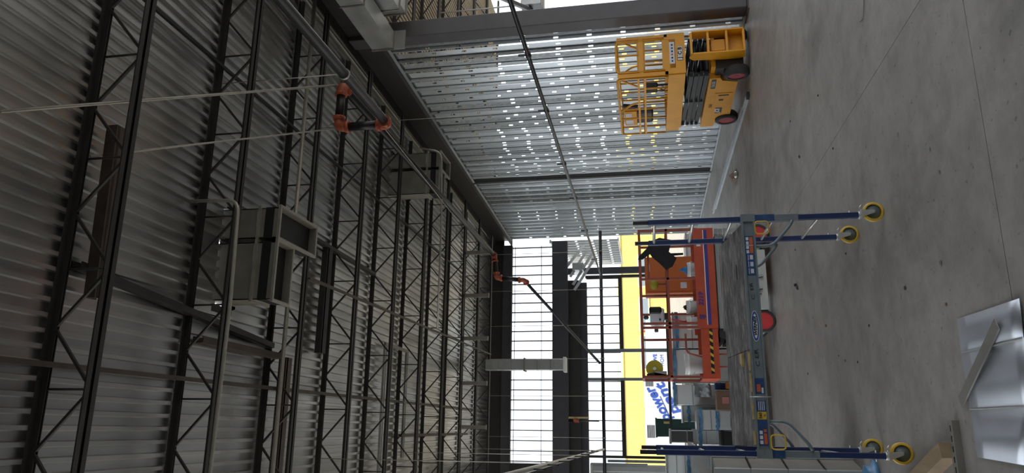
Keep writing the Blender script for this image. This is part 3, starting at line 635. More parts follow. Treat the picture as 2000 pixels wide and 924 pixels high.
MB().box(X0+.04, X0+.06, 13.72, 13.95, 1.08, 1.33).box(X1-.06, X1-.04, 13.72, 13.95, 1.08, 1.33).box(X0+.04, X1-.04, 13.93, 13.95, 1.1, 1.33).box(X0+.06, X1-.06, 13.7, 13.95, 1.08, 1.11).build('extension_deck', 'yellow_lift', jl)
lb = MB().box(6.00, 6.40, 11.43, 11.438, 1.215, 1.30).build('instruction_label', 'label_white', jl)
for k in range(6): MB().box(6.03+k*.06, 6.06+k*.06, 11.427, 11.43, 1.24, 1.27).build('pictogram', ('label_blue', 'ink', 'red', 'ink', 'label_blue', 'ink')[k], lb)
for k, (c_, xx) in enumerate((('J', 6.10), ('C', 6.185), ('B', 6.27))):
    bxk = MB().box(xx-.042, xx+.038, 11.432, 11.44, 1.085, 1.165).build('logo_tile', 'white', fa)
    MB().box(xx-.048, xx+.044, 11.436, 11.441, 1.078, 1.172).build('logo_border', 'black', fa)
    text('logo_letter', c_, .085, 'ink', bxk, (xx, 11.43, 1.125), (1,0,0), (0,0,1), .002, bold=.004)
ry = 'yellow_lift'
for xx in (X0+.02, X1-.02):
    MB().sweep(rounded([(xx, 11.52, 1.33), (xx, 11.52, 2.19), (xx, 13.94, 2.19), (xx, 13.94, 1.33)], .09, 5), .02, 8).build('top_rail', ry, jl)
    for z_ in (1.83, 1.72): MB().bar((xx, 11.5, z_), (xx, 13.92, z_), .03, .035).build('mid_rail', ry, jl)
    for yy in (11.95, 12.36, 12.78, 13.18, 13.58): MB().tube((xx, yy, 1.33), (xx, yy, 1.84 if yy < 12.5 else 2.18), .016, 8).build('rail_post', ry, jl)
    MB().sweep(rounded([(xx, 12.50, 1.33), (xx, 12.50, 1.92), (xx, 12.82, 2.16)], .12, 5), .018, 8).build('entry_rail', ry, jl)
    MB().bar((xx, 11.55, 2.14), (xx, 11.85, 1.84), .025, .025).build('corner_brace', ry, jl)
yy = 11.46
MB().sweep(rounded([(X0+.10, yy, 1.30), (X0+.10, yy, 2.19), (X1-.10, yy, 2.19), (X1-.10, yy, 1.30)], .08, 5), .02, 8).build('gate_frame', ry, jl)
for q in (X0+.02, X1-.07): MB().box(q, q+.05, yy-.02, yy+.02, 1.33, 2.18).build('gate_post', ry, jl)
MB().box(X0+.05, X1-.05, yy-.015, yy+.015, 1.74, 1.81).build('gate_mid_rail', ry, jl); MB().tube((6.22, yy, 1.8), (6.22, yy, 2.17), .016, 8).build('gate_post', ry, jl)
MB().box(X0+.1, X1-.1, yy-.012, yy+.012, 1.30, 1.42).build('gate_panel', ry, jl)
for yv in (13.94,):
    MB().bar((X0+.02, yv, 2.17), (X1-.02, yv, 2.17), .03, .03).build('rear_rail', ry, jl); MB().bar((X0+.02, yv, 1.74), (X1-.02, yv, 1.74), .03, .03).build('rear_rail', ry, jl)
cbx = MB().cbox(5.88, 5.98, 13.02, 13.66, 1.88, 2.12, .01).build('control_panel', 'yellow_lift', jl); MB().box(5.872, 5.881, 13.38, 13.60, 1.96, 2.10).build('instruction_label', 'label_white', cbx); MB().box(5.872, 5.881, 13.08, 13.24, 1.98, 2.10).build('instruction_label', 'label_white', cbx)
MB().cbox(5.87, 6.0, 13.06, 13.56, 1.58, 1.90, .03).build('control_pad', 'black_steel', jl)
MB().prism([(12.92,1.86),(12.84,2.12),(12.90,2.14),(13.06,1.98)], 0, 5.92, 5.98).build('control_bracket', 'steel_dark', jl)
tg = thing('lift_toolbox', (5.95, 12.2, 1.12), 'small dark charger unit with cords on the yellow lift platform', 'charger')
MB().cbox(5.90, 6.02, 12.10, 12.30, 1.50, 1.74, .015).build('body', 'black', tg); MB().sweep([(5.95,12.2,1.5),(5.93,12.26,1.4),(5.92,12.2,1.36),(5.95,12.12,1.42),(5.93,12.3,1.45),(5.95,12.34,1.2),(5.95,12.3,1.12)], .008, 6).build('cord', 'black', tg); MB().bar((6.0,12.2,1.12),(6.0,12.2,1.52),.03,.03).build('stand', 'steel_dark', tg)

# ================================================================== ORANGE-RED SCISSOR LIFT
sj = thing('scissor_lift', (1.9, 11.35, 0), 'orange-red scissor lift standing behind the scaffold', 'scissor lift', 'scissor lifts')
YF, YR = 10.95, 11.75
MB().cbox(1.40, 3.05, YF+.06, YR-.06, .14, .46, .02).build('chassis', 'lift_grey', sj)
MB().box(1.73, 2.62, YF-.0, YF+.07, .09, .40).build('battery_tray', 'lift_white', sj)
for k, (x0, x1) in enumerate(((1.95, 2.1), (2.02, 2.2), (2.2, 2.3))): MB().bar((x0, YF-.004, .30-k*.05), (x0+.01, YF-.004, .18-k*.02), .006, .05).build('grease_stain', 'black', sj)
for xx in (1.57, 2.86):
    wheel(sj, (xx, YF+.08, .165), (0,1,0), .165, .12, 'red', .125); wheel(sj, (xx, YR-.08, .165), (0,1,0), .165, .12, 'red', .125)
for yy in (YF+.07, YR-.10):
    for k in range(5): MB().bar((1.42, yy+(.02 if k % 2 else 0), .50+k*.065), (2.98, yy+(.02 if k % 2 else 0), .50+k*.065), .03, .055, (0,0,1)).build('scissor_arm', 'lift_grey', sj)
for k in range(5): MB().tube((2.9, YF+.03, .5+k*.065), (2.9, YR-.03, .5+k*.065), .022, 8).build('pivot_pin', 'lift_grey', sj)
MB().box(1.28, 1.47, YF+.05, YR-.05, .62, .70).box(1.28, 1.47, YF+.05, YR-.05, .74, .79).build('guide_block', 'black', sj)
MB().prism([(1.30,.70),(1.42,.70),(1.44,.80),(1.34,.80)], 1, YF+.04, YF+.05).build('hinge_plate', 'steel_dark', sj)
ap = MB().box(1.47, 2.98, YF, YF+.02, .81, 1.10).build('side_apron', 'lift_orange', sj); MB().box(1.47, 2.98, YR-.02, YR, .81, 1.10).build('side_apron', 'lift_orange', sj)
MB().box(2.96, 2.98, YF+.02, YR-.02, .81, 1.10).build('end_apron', 'lift_orange', sj); MB().box(.78, 2.96, YF+.02, YR-.02, .86, .90).build('platform_deck', 'steel_brown', sj)
MB().box(1.52, 2.95, YF-.004, YF, .905, .95).build('stripe', 'purple', ap); MB().box(1.52, 2.95, YF-.004, YF, .953, .965).build('stripe', 'white', ap)
text('model_text', '3219', .10, 'purple', ap, (1.90, YF-.003, 1.03), (1,0,0), (0,0,1), .003, bold=.003, shear=.2); text('model_text', 'SJ', .10, 'purple', ap, (1.63, YF-.003, 1.03), (1,0,0), (0,0,1), .003, bold=.003, shear=.2)
MB().box(2.70, 2.80, YF-.003, YF, 1.0, 1.06).build('decal', 'label_white', ap)
xa = MB().box(.76, 1.47, YF+.01, YF+.03, .82, 1.06).build('extension_apron', 'lift_orange', sj); MB().box(.76, 1.47, YR-.03, YR-.01, .82, 1.06).build('extension_apron', 'lift_orange', sj); MB().box(.75, .77, YF+.02, YR-.02, .82, 1.06).build('end_apron', 'lift_orange', sj)
hz = MB().box(.82, 1.46, YF+.004, YF+.01, .90, .945).build('hazard_strip', 'black', xa)
for k in range(6): MB().prism([(.84+k*.105,.90),(.88+k*.105,.90),(.91+k*.105,.945),(.87+k*.105,.945)], 1, YF+.001, YF+.004).build('hazard_stripe', 'yellow', hz)
rr = 'lift_rail'
for yy in (YF+.02, YR-.02):
    MB().bar((.77, yy, 1.905), (2.99, yy, 1.905), .036, .036).build('top_rail', rr, sj); MB().bar((.77, yy, 1.50), (2.99, yy, 1.50), .034, .034).build('mid_rail', rr, sj)
    for xx in ((.775, 1.49, 1.55, 2.22, 2.97) if yy < 11.3 else (.775, 1.40, 1.80, 2.10, 2.90)): MB().bar((xx, yy, 1.06), (xx, yy, 1.90), .034, .034).build('rail_post', rr, sj)
for xx in (.775, 2.97):
    for z_ in (1.905, 1.50): MB().bar((xx, YF+.03, z_), (xx, YR-.03, z_), .034, .034).build('end_rail', rr, sj)
MB().sweep(rounded([(1.40, YF+.04, 1.28), (1.12, YF+.04, 1.28), (1.06, YF+.04, 1.06)], .08, 5), .014, 8).build('push_handle', rr, sj)
MB().bar((2.24, YF+.05, 1.78), (2.7, YF+.05, 1.78), .03, .03).build('gate_rail', rr, sj)
for xx in (1.1, .92): MB().tube((xx, YF+.06, .50), (xx, YF+.06, .82), .012, 8).build('guard_stay', rr, sj)
# things carried on its platform
def bucket(x, y, z, r, h, label, fill=None):
    t = thing('bucket', (x, y, z), label, 'bucket', 'white buckets on the orange-red lift')
    MB().lathe((x, y, z), [(0,0),(r*.86,0),(r*.95,h*.8),(r*1.04,h*.82),(r*1.04,h*.9),(r,h*.9),(r,h),(r*.95,h),(r*.85,.02),(0,.02)], 22).build('body', 'white', t)
    MB().sweep([(x+r*1.05*math.cos(a), y-r*.3-.02, z+h*.85-r*.9*math.sin(a)) for a in [math.pi*i/10 for i in range(11)]], .004, 5).build('handle', 'silver', t)
    if fill:
        b = MB(); n = 9
        vs = []; 
        for i in range(5):
            for j in range(n):
                a = 2*math.pi*j/n; q = r*(.9-.2*i)*(1+.25*random.uniform(-1,1)); vs.append((x+q*math.cos(a), y+q*math.sin(a), z+h*.8+i*fill[1]*(.25)*random.uniform(.8,1.2)))
        b.add(vs, [(i*n+j, i*n+(j+1) % n, i*n+n+(j+1) % n, i*n+n+j) for i in range(4) for j in range(n)]+[tuple(4*n+j for j in range(n))]); b.build('contents', fill[0], t)
    return t
bucket(2.40, 11.2, .90, .11, .30, 'white bucket with a blue cloth on top, under the black jacket', ('blue_cloth', .16))
bucket(1.82, 11.18, .90, .10, .34, 'white bucket topped with dark gloves, right of the model number', ('black_cloth', .12))
bucket(1.58, 11.16, .90, .10, .34, 'white bucket with a pair of tool handles above it')
bucket(.98, 11.25, .90, .15, .40, 'large white pail at the left end of the lift platform')
jk = MB(); front = [(2.78,1.76),(2.84,1.60),(2.80,1.42),(2.62,1.47),(2.52,1.36),(2.40,1.42),(2.35,1.52),(2.46,1.62),(2.55,1.72),(2.62,1.76)]
jk.prism(front, 1, YF-.05, YF-.005).prism([(2.78,1.76),(2.70,1.78),(2.58,1.90),(2.52,1.93),(2.52,1.86),(2.62,1.72)], 1, YF-.03, YF).prism([(2.60,1.50),(2.60,1.46),(2.60,1.26),(2.57,1.26),(2.56,1.46)], 1, YF-.03, YF-.01)
solo('jacket', jk, 'black_cloth', (2.6, YF-.03, 1.36), 'black jacket and harness hanging on the orange-red lift rail', 'jacket')
t = thing('pipe_threader', (1.74, 11.55, 1.52), 'grey and black machine head clamped on the lift rail', 'machine')
MB().cbox(1.60, 1.86, 11.45, 11.65, 1.56, 1.78, .02).build('housing', 'label_white', t); MB().cbox(1.77, 1.88, 11.43, 11.66, 1.60, 1.79, .02).build('motor_cover', 'black', t); MB().tube((1.68, 11.42, 1.63), (1.68, 11.46, 1.63), .015, 10).build('knob', 'black', t); MB().cbox(1.70, 1.76, 11.5, 11.6, 1.80, 1.88, .02).build('handle', 'black', t); MB().cbox(1.50, 1.58, 11.5, 11.6, 1.66, 1.72, .01).build('chuck', 'steel_brown', t); MB().bar((1.74,11.55,1.515),(1.74,11.55,1.56),.1,.1).build('mount', 'steel_dark', t)
t = thing('saw', (.95, 11.5, 1.5), 'cut-off saw with a yellow-green disc hanging at the lift corner', 'saw')
MB().disc((.94, 11.55, 1.74), (0,1,0), .0, .13, .012, 28).build('disc', 'olive', t); MB().disc((.94, 11.54, 1.74), (0,1,0), 0, .025, .03, 12).build('arbor', 'white', t); MB().prism([(.80,1.52),(.80,1.86),(.86,1.86),(.88,1.74),(.84,1.52)], 1, 11.52, 11.58).build('guard', 'black', t); MB().box(.84, .90, 11.52, 11.58, 1.56, 1.74).build('bracket', 'lift_grey', t)
t = thing('bolt_cutter', (1.62, 11.4, 1.24), 'red handled bolt cutters leaning over the white bucket', 'tool')
MB().bar((1.60, 11.30, 1.20), (1.66, 11.30, 1.46), .02, .02).build('handle', 'red', t); MB().bar((1.64, 11.30, 1.20), (1.58, 11.30, 1.42), .02, .02).build('handle', 'red', t); MB().box(1.60, 1.64, 11.29, 11.31, 1.14, 1.22).build('jaws', 'black_steel', t)
t = thing('cable_spool', (2.28, 11.6, 1.52), 'yellow-green cable spool on the lift mid rail', 'spool')
MB().lathe((2.24, 11.5, 1.70), [(0,-.06),(.07,-.06),(.07,-.05),(.03,-.05),(.03,.05),(.07,.05),(.07,.06),(0,.06)], 18, 1).build('reel', 'olive', t); MB().bar((2.24,11.5,1.52),(2.24,11.5,1.64),.03,.03).build('stand', 'lift_rail', t)
cb_ = thing('job_cabinet', (2.56, 12.5, 0), 'tall orange metal cabinet standing behind the lift', 'cabinet')
MB().cbox(2.24, 2.87, 12.3, 12.75, 0, 1.84, .012).build('body', 'card_orange', cb_)
M['cab'] = mat('orange_cabinet_paint', (196, 104, 44), .5, 0, .08, 3); cb_.children[0].data.materials[0] = M['cab']
dr = MB().box(2.28, 2.83, 12.285, 12.3, 1.10, 1.80).build('door', M['cab'], cb_); MB().box(2.62, 2.74, 12.28, 12.285, 1.755, 1.765).build('handle', 'label_white', dr); MB().box(2.32, 2.42, 12.28, 12.285, 1.16, 1.26).build('decal', 'label_white', dr)

# ================================================================== DUCT PILE BEHIND THE LIFT
def duct_piece(x0, x1, y0, y1, z0, z1, label, seams=(), film=(), m='duct', open_front=False):
    t = thing('duct_section', ((x0+x1)/2, (y0+y1)/2, z0), label, 'duct', 'loose duct sections on the floor')
    if open_front:
        th = .015; MB().box(x0, x0+th, y0, y1, z0, z1).box(x1-th, x1, y0, y1, z0, z1).box(x0, x1, y0, y1, z0, z0+th).box(x0, x1, y0, y1, z1-th, z1).box(x0, x1, y1-th, y1, z0, z1).build('shell', m, t)
    else: MB().cbox(x0, x1, y0, y1, z0, z1, .006).build('shell', m, t)
    e = .022
    for zz in (z0, z1-.03): f = MB(); f.box(x0-e, x1+e, y0-e, y0, zz, zz+.03).box(x0-e, x0, y0, y1, zz, zz+.03).box(x1, x1+e, y0, y1, zz, zz+.03).build('flange', 'galv', t)
    for zz in seams: MB().box(x0-.004, x1+.004, y0-.01, y0+.002, zz, zz+.012).build('seam', 'galv', t)
    for zz in film:
        b = MB(); vs = []; n = 10
        for j in range(5):
            for i in range(n+1): vs.append((x0-.02+(x1-x0+.04)*i/n, y0-.03-.02*random.random(), zz+.05*j/4+random.uniform(-.012,.012)))
        k0 = len(vs)
        for j in range(5):
            for i in range(n+1): v = vs[j*(n+1)+i]; vs.append((v[0], y0-.002, v[2]))
        F = [(j*(n+1)+i, j*(n+1)+i+1, (j+1)*(n+1)+i+1, (j+1)*(n+1)+i) for j in range(4) for i in range(n)]
        F += [tuple(k0+q for q in f_[::-1]) for f_ in F]
        b.add(vs, F, True).build('plastic_wrap', 'blue_film', t)
    return t
duct_piece(.46, .80, 13.2, 13.9, 0, 1.42, 'tall grey duct with a mid seam, left of the lift, blue wrap on top', (1.10, 1.36), (1.38,))
duct_piece(.05, .37, 12.9, 13.4, 0, 1.08, 'short bright duct with blue wrapped ends behind the scaffold deck', (.84,), (.99, .72))
duct_piece(.19, .45, 13.6, 14.1, 0, 1.28, 'duct tucked behind the short bright duct, dark blue edge', (), (1.14,))
duct_piece(-.17, .04, 13.3, 13.8, 1.10, 1.52, 'open-ended duct box stacked beside the blue scaffold posts', (1.22,), (), 'duct', True)
duct_piece(-.19, .04, 13.3, 13.9, 0, 1.10, 'duct standing under the open-ended duct box', (.9,), (.98,))
duct_piece(1.43, 2.04, 13.2, 13.9, 0, 1.40, 'wide grey-blue duct seen through the lift rails by the machine head', (1.06,), (1.30,))
duct_piece(.86, 1.40, 13.2, 13.9, 0, 1.42, 'wide pale duct behind the large white pail', (1.12, .8), (1.36,))
duct_piece(2.92, 3.5, 13.2, 13.9, 0, 1.10, 'low grey duct behind the right end of the lift', (.8,))
duct_piece(-.72, -.24, 13.2, 13.9, 0, 1.60, 'tall duct left of the blue scaffold posts', (1.42, 1.28), (1.20,))
duct_piece(-1.5, -.76, 12.6, 13.4, 0, 1.35, 'tall duct at the far left behind the long grey duct', (1.0,), (1.2,))
solo('strut_bar', MB().bar((.0, 14.05, 1.47), (2.1, 14.05, 1.47), .04, .045).bar((.05,14.05,0),(.05,14.05,1.45),.04,.04).bar((2.05,14.05,0),(2.05,14.05,1.45),.04,.04), 'steel_dark', (1.0, 14.05, 0), 'dark steel rack frame behind the row of ducts', 'rack')
t = thing('pallet', (.28, 12.3, 0), 'dark weathered timber stack behind the scaffold deck', 'timber stack')
for j in range(4):
    for i in range(3): MB().box(-.30, .86, 11.98+i*.2, 12.16+i*.2, .002+j*.12, .115+j*.12).build('timber', 'wood_dark', t)
t = thing('cardboard_box', (.50, 12.25, .475), 'brown cardboard box with a pink label on the timber stack', 'box')
MB().cbox(.34, .64, 12.05, 12.4, .477, .80, .006).build('carton', 'cardboard', t); MB().box(.44, .54, 12.045, 12.05, .62, .72).build('label', 'pink', t); MB().box(.34, .64, 12.21, 12.24, .80, .803).build('tape', 'ply_edge', t)
solo('carton', MB().cbox(.67, .77, 12.05, 12.25, .477, .65, .005).box(.66, .78, 12.045, 12.05, .55, .56), 'card_orange', (.72, 12.15, .477), 'small orange carton beside the brown cardboard box', 'box')
solo('carton', MB().cbox(.67, .77, 12.27, 12.40, .477, .80, .005).box(.665, .775, 12.265, 12.27, .7, .72), 'label_blue', (.72, 12.33, .477), 'small dark blue carton behind the orange carton', 'box')
solo('foam_pad', MB().cbox(.06, .31, 12.0, 12.3, .477, .56, .02).cbox(.08, .30, 12.02, 12.28, .56, .60, .015), 'white', (.2, 12.15, .477), 'white foam pad beside the brown cardboard box', 'foam pad')
t = thing('storage_bin', (-.09, 12.2, .475), 'black plastic bin behind the left end of the scaffold deck', 'bin')
MB().prism([(-.21,.477),(.02,.477),(.035,.74),(-.225,.74)], 1, 12.02, 12.35).build('tub', 'black', t); MB().cbox(-.235, .045, 12.0, 12.37, .74, .78, .01).build('lid', 'black', t)
cf = MB(); vs = []; n = 8
for j in range(n+1):
    for i in range(n+1): vs.append((.58+.22*i/n, 12.9-.1*math.sin(j)-.05*random.random(), .80+.28*j/n+.03*random.random()))
cf.add(vs, [(j*(n+1)+i, j*(n+1)+i+1, (j+1)*(n+1)+i+1, (j+1)*(n+1)+i) for j in range(n) for i in range(n)], True)
k0 = len(cf.v); cf.add([(v[0], v[1]+.2, v[2]-.02) for v in vs], [(j*(n+1)+i, (j+1)*(n+1)+i, (j+1)*(n+1)+i+1, j*(n+1)+i+1) for j in range(n) for i in range(n)], True)
solo('plastic_sheet', cf, 'clear_film', (.7, 12.9, .8), 'crumpled clear plastic sheet above the brown cardboard box', 'plastic sheet')
# stack of ducts at the left of the scaffold
NM = ['bottom', 'second', 'third', 'topmost']
for k in range(4):
    t = thing('duct_section', (-.3, 7.1, .002+k*.318), '%s of four grey ducts stacked on the floor left of the scaffold' % NM[k], 'duct', 'stacked ducts left of the scaffold')
    for (nm, mm, c) in (('shell', 'galv_dim', (-1.25, -.012, .012, .72, 0, .30)), ('end_flange', 'galv', (-1.262, 0, -.012, .012, -.001, .316)), ('end_flange', 'galv', (-1.262, 0, .72, .744, -.001, .316))):
        me = MB().cbox(*c, .006).mesh(nm, mm); inst(nm, me, t, (0, 0, 0))
    for q in (.36,): inst('joint_flange', MB().box(-1.26, -.002, q-.008, q+.008, 0, .306).mesh('joint_flange', 'galv'), t, (0, 0, 0))
    t.rotation_euler = (0, 0, -math.radians(14))
t = thing('film_bundle', (-.62, 7.42, 1.275), 'crumpled blue plastic film heaped on the stacked grey ducts', 'plastic film', 'loose blue film')
def film(t, c, r, h, n=14, m_=8):
    b = MB(); vs = []
    for j in range(m_+1):
        for i in range(n):
            a = 2*math.pi*i/n; h_ = j/m_; q = r*math.sqrt(max(.05, 1-h_*h_*.9))*(1+.25*random.uniform(-1,1)); vs.append((c[0]+q*math.cos(a), c[1]+q*math.sin(a), c[2]+h*h_*(1+.1*random.uniform(-1,1))))
    b.add(vs, [(j*n+i, j*n+(i+1) % n, j*n+n+(i+1) % n, j*n+n+i) for j in range(m_) for i in range(n)]+[tuple(m_*n+i for i in range(n)), tuple(range(n-1,-1,-1))], True).build('film', 'blue_film', t)
film(t, (-.62, 7.42, 1.275), .22, .28)
t = thing('film_bundle', (-.34, 6.72, 0), 'scrap of blue plastic film on the floor at the foot of the duct stack', 'plastic film', 'loose blue film'); film(t, (-.36, 6.76, 0), .14, .12, 10, 5)
solo('bent_strip', MB().bar((-.40, 7.55, 1.275), (-.36, 7.35, 1.275), .05, .006).bar((-.36, 7.35, 1.275), (-.33, 7.30, 1.40), .05, .006), 'silver', (-.4, 7.5, 1.272), 'bright bent metal strip on top of the stacked grey ducts', 'metal strip')

# ================================================================== FLOOR CLUTTER
t = thing('sheet_metal', (.27, 4.35, 0), 'galvanized sheet metal with two fold lines lying on the floor', 'metal sheet')
def quad_sheet(pts, z0, th): 
    b = MB(); b.prism(pts, 2, z0, z0+th); return b
def bowed(P4, lift):
    b = MB(); A, B_, C_, D_ = [Vector(p+(0,)) for p in P4]; n = 6; vs = []
    for dz in (0, .003):
        for j in range(n+1):
            v = j/n; l = A.lerp(D_, v); r_ = B_.lerp(C_, v); zz = .003+lift*v*v+dz
            vs += [(l.x, l.y, zz), (r_.x, r_.y, zz)]
    m2 = 2*(n+1); F = [(2*j, 2*j+1, 2*j+3, 2*j+2) for j in range(n)]+[(m2+2*j+2, m2+2*j+3, m2+2*j+1, m2+2*j) for j in range(n)]
    F += [(0, m2, m2+1, 1), (2*n+1, m2+2*n+1, m2+2*n, 2*n)]+[(2*j+2, m2+2*j+2, m2+2*j, 2*j) for j in range(n)]+[(2*j+1, m2+2*j+1, m2+2*j+3, 2*j+3) for j in range(n)]
    return b.add(vs, F, True)
bowed([(.67,4.72),(.475,4.73),(.47,3.95),(.655,3.93)], .009).build('panel', 'sheet', t)
bowed([(.473,4.73),(.155,4.715),(.14,3.95),(.468,3.95)], .009).build('panel', 'sheet', t)
bowed([(.153,4.715),(-.115,4.71),(-.135,4.14),(.138,3.95)], .014).build('panel', 'sheet', t)
for xx in (.472, .148): MB().bar((xx, 4.72, .006), (xx-.004, 4.34, .010), .006, .004).bar((xx-.004, 4.34, .010), (xx-.008, 3.96, .016), .006, .004).build('fold_ridge', 'silver', t)
b = MB(); A, B_ = Vector((.19, 4.80, .020)), Vector((.565, 4.185, .022)); d = (B_-A).normalized(); a = Vector((-d.y, d.x, 0))
b.bar(A, B_, .075, .004); b.bar(A-a*.036+Vector((0,0,.004)), B_-a*.036+Vector((0,0,.004)), .004, .008)
solo('metal_strip', b, 'galv_dim', tuple(A), 'narrow folded metal strip lying across the sheet metal', 'metal strip')
t = thing('timber_block', (-.17, 5.4, 0), 'pine timber offcut on the floor by the yellow casters', 'timber')
b = MB(); p0, p1 = Vector((-.085, 5.02, .045)), Vector((-.42, 6.0, .045)); b.bar(p0, p1, .095, .09); b.build('block', 'wood', t)
t = thing('slotted_channel', (-.1, 4.98, 0), 'short slotted steel strut channel beside the pine offcut', 'strut channel')
b = MB(); x0, x1, y0, y1 = -.8, .09, 4.915, 4.985
zs_ = [x1]; xx = x1-.03
cells = []
while xx-.035 > x0: cells.append((xx-.035, xx)); xx -= .06
prev = x1
for c0, c1 in cells:
    b.box(c1, prev, y0, y1, .038, .041); b.box(c0, c1, y0, y0+.026, .038, .041); b.box(c0, c1, y1-.026, y1, .038, .041); prev = c0
b.box(x0, prev, y0, y1, .038, .041); b.box(x0, x1, y0, y0+.003, 0, .038); b.box(x0, x1, y1-.003, y1, 0, .038); b.build('slotted_web', 'galv_dim', t)
MB().box(x0, x1-.04, y1+.012, y1+.016, 0, .035).box(x0, x1-.04, y1+.016, y1+.045, 0, .003).build('side_angle', 'galv', t)
t = thing('loose_stud', (5.6, 15.5, 0), 'long galvanized studs lying on the floor along the stud wall', 'metal stud')
for k, (xa_, xb_, ya, yb2) in enumerate(((5.52, 5.60, 11.9, 18.6), (5.60, 5.68, 12.6, 19.3))):
    b = MB(); b.bar((xa_, ya, .003), (xb_, yb2, .003), .09, .004); b.bar((xa_-.045, ya, .02), (xb_-.045, yb2, .02), .003, .04); b.bar((xa_+.045, ya, .02), (xb_+.045, yb2, .02), .003, .04); b.build('stud', 'stud', t)
MB().cbox(5.46, 5.56, 11.78, 11.9, 0, .05, .006).build('end_clip', 'black', t)
t = thing('debris', (4.9, 14.2, 0), 'small crumpled cardboard and foil scrap on the floor', 'debris')
b = MB(); b.add([(4.80,14.05,.002),(5.02,14.1,.0),(5.05,14.5,.002),(4.85,14.52,.0),(4.82,14.1,.10),(4.98,14.15,.05),(5.0,14.42,.12),(4.86,14.45,.06)], [(0,3,2,1),(4,5,6,7),(0,1,5,4),(1,2,6,5),(2,3,7,6),(3,0,4,7)]); b.build('scrap', 'cardboard', t); MB().lathe((4.86,13.98,0), [(0,0),(.06,.0),(.075,.04),(.05,.07),(0,.08)], 7).build('foil', 'silver', t)
solo('bolt', MB().tube((1.70,9.22,.012),(1.76,9.30,.012),.012,8).tube((1.76,9.30,.018),(1.775,9.32,.018),.018,6), 'black_steel', (1.73,9.27,0), 'single dark bolt on the floor beyond the scaffold', 'bolt')
solo('wire_piece', MB().sweep(rounded([(3.75,5.50,.005),(3.40,5.62,.005),(3.27,5.70,.005),(3.30,5.80,.005)], .06, 5), .004, 6), 'conduit', (3.4,5.6,0), 'thin bent wire on the floor at the right', 'wire')
for k in range(26):
    x_, y_ = random.uniform(.6, 4.6), random.uniform(4.2, 9.5); s_ = random.uniform(.006, .016)
    solo('chip', MB().cbox(x_-s_, x_+s_, y_-s_*.7, y_+s_*.7, 0, s_*.9, s_*.3), random.choice(['wood_dark', 'galv_dim', 'cardboard', 'lift_grey']), (x_, y_, 0), 'tiny chip of building debris scattered on the concrete floor', 'debris', 'debris chips on the floor')

# ================================================================== OUTSIDE
YY = 70
yb = thing('yellow_building', (6, YY, 0), 'long yellow building with ribbed siding across the yard', 'building')
MB().box(-22, 40, YY, YY+6, -.06, 4.25).build('wall', 'siding_yellow', yb)
for k in range(110): MB().box(-12+k*.42, -11.95+k*.42, YY-.03, YY, .2, 4.25).build('siding_rib', 'siding_yellow', yb)
MB().box(-22, 40, YY-.1, YY+6.1, 4.25, 4.36).build('parapet_cap', 'siding_yellow', yb)
for xx in (.6, 4.6, 7.4, 13): MB().box(xx, xx+1.6, YY+.2, YY+2, 4.36, 4.9).build('roof_unit', 'pale_stone', yb)
for xx in (9.2, 5.6, 13.4): f = MB().box(xx, xx+3.2, YY-.12, YY, 1.7, 2.7).build('window', 'pale_stone', yb); MB().box(xx+.1, xx+3.1, YY-.14, YY-.12, 1.85, 2.6).build('pane', 'glass', f)
def trailer(name, x0, x1, y0, y1, z0, z1, label):
    t = thing(name, ((x0+x1)/2, (y0+y1)/2, -.06), label, 'trailer', 'white trailers in the yard')
    b = MB().cbox(x0, x1, y0, y1, z0, z1, .05).build('body', 'trailer', t)
    for xx in (x0+.5, x1-.5): MB().tube((xx, y0+.02, z0-.14), (xx, y0+.25, z0-.14), .32, 18).build('wheel', 'tyre', t)
    MB().box(x0+.05, x1-.05, y0, y0+.02, z0-.08, z0).build('skirt', 'galv_dim', t)
    return t, b
tr, tb = trailer('generator_trailer', -.95, 2.42, 34, 36.4, .40, 2.12, 'white trailer with blue lettering and louvers seen through the opening')
for x0 in (.30, 1.98):
    for k in range(7): MB().box(x0, x0+.42 if x0 > 1 else x0-.55, 33.985, 34.0, 1.72+k*.05, 1.745+k*.05).build('louver', 'ink', tb) if x0 > 1 else MB().box(x0-.55, x0, 33.985, 34.0, 1.72+k*.05, 1.745+k*.05).build('louver', 'ink', tb)
text('lettering', 'power', .62, 'text_blue', tb, (1.18, 33.985, 1.52), (1,0,.52), (0,0,1), .01, shear=.2, bold=.02, width=1.7)
text('lettering', 'pent', .62, 'text_blue', tb, (1.42, 33.985, 1.10), (1,0,.52), (0,0,1), .01, shear=.2, bold=.02, width=1.6)
MB().prism([(.70,1.06),(1.55,1.42),(1.55,1.45),(.70,1.09)], 1, 33.98, 33.99).build('stripe', 'text_blue', tb)
tr2, tb2 = trailer('equipment_trailer', 3.05, 5.6, 39, 41.2, .40, 2.0, 'smaller white trailer with faint blue letters beyond the grey post')
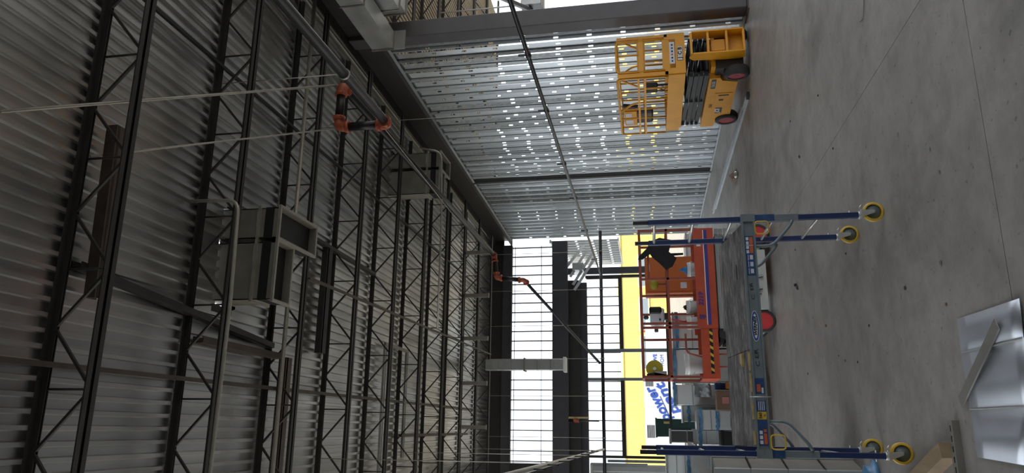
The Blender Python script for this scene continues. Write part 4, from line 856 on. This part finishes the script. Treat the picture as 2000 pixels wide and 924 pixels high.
text('lettering', 'POWE', .26, 'text_blue', tb2, (3.55, 38.985, 1.55), (1,0,0), (0,0,1), .01, bold=.008); text('lettering', 'HOM', .26, 'text_blue', tb2, (3.6, 38.985, 1.2), (1,0,0), (0,0,1), .01)
t = thing('yard_machine', (5.4, 46, -.06), 'pale teal yard machine with a red panel beyond the posts', 'machine')
MB().cbox(5.35, 6.7, 45, 47, .2, 2.0, .1).build('body', 'teal', t); MB().cbox(5.5, 5.95, 44.9, 45, .5, 1.35, .03).build('panel', 'red', t); MB().bar((5.9,45,.2),(5.9,45,2.25),.12,.12).build('mast', 'red', t); MB().cbox(5.4, 6.6, 45.1, 46.9, -.06, .2, .02).build('base', 'black_steel', t)
t = thing('green_bin', (.16, 28.4, 0), 'dark green metal bin standing in front of the trailer', 'bin')
MB().prism([(-.14,0),(.46,0),(.48,1.64),(-.16,1.64)], 1, 28.0, 28.8).build('tub', 'green', t); MB().box(-.19, .51, 27.97, 28.83, 1.64, 1.70).build('rim', 'green', t); MB().box(.3, .38, 27.96, 27.99, 1.2, 1.4).build('latch', 'ply_edge', t)
solo('roof_duct', MB().cbox(10.9, 11.9, 16.9, 17.6, 4.3, 4.85, .02).box(10.88, 11.92, 17.2, 17.25, 4.28, 4.87).bar((11.1,17.2,4.85),(11.1,17.2,7.3),.03,.03).bar((11.7,17.2,4.85),(11.7,17.2,7.3),.03,.03), 'galv', (11.4, 17.2, 4.3), 'grey duct box hung in the adjoining bay above the steel column', 'duct')
solo('bay_brace', MB().bar((9.0, 13.5, 4.75), (10.9, 17.2, 4.6), .09, .09), 'steel_dark', (9, 13.5, 4.6), 'dark diagonal brace in the adjoining bay beside the hung duct box', 'brace')
for k, (xx, yy) in enumerate(((16.0, 6), (16.0, 16), (16.0, 26))):
    solo('bay_column', MB().cbox(xx-.12, xx+.12, yy-.12, yy+.12, 0, 7.2, .01).box(xx-.2, xx+.2, yy-.2, yy+.2, 0, .02), 'beam_grey', (xx, yy, 0), '%s grey column at the open edge of the adjoining bay' % ['nearest', 'middle', 'farthest'][k], 'column', 'columns of the adjoining bay')
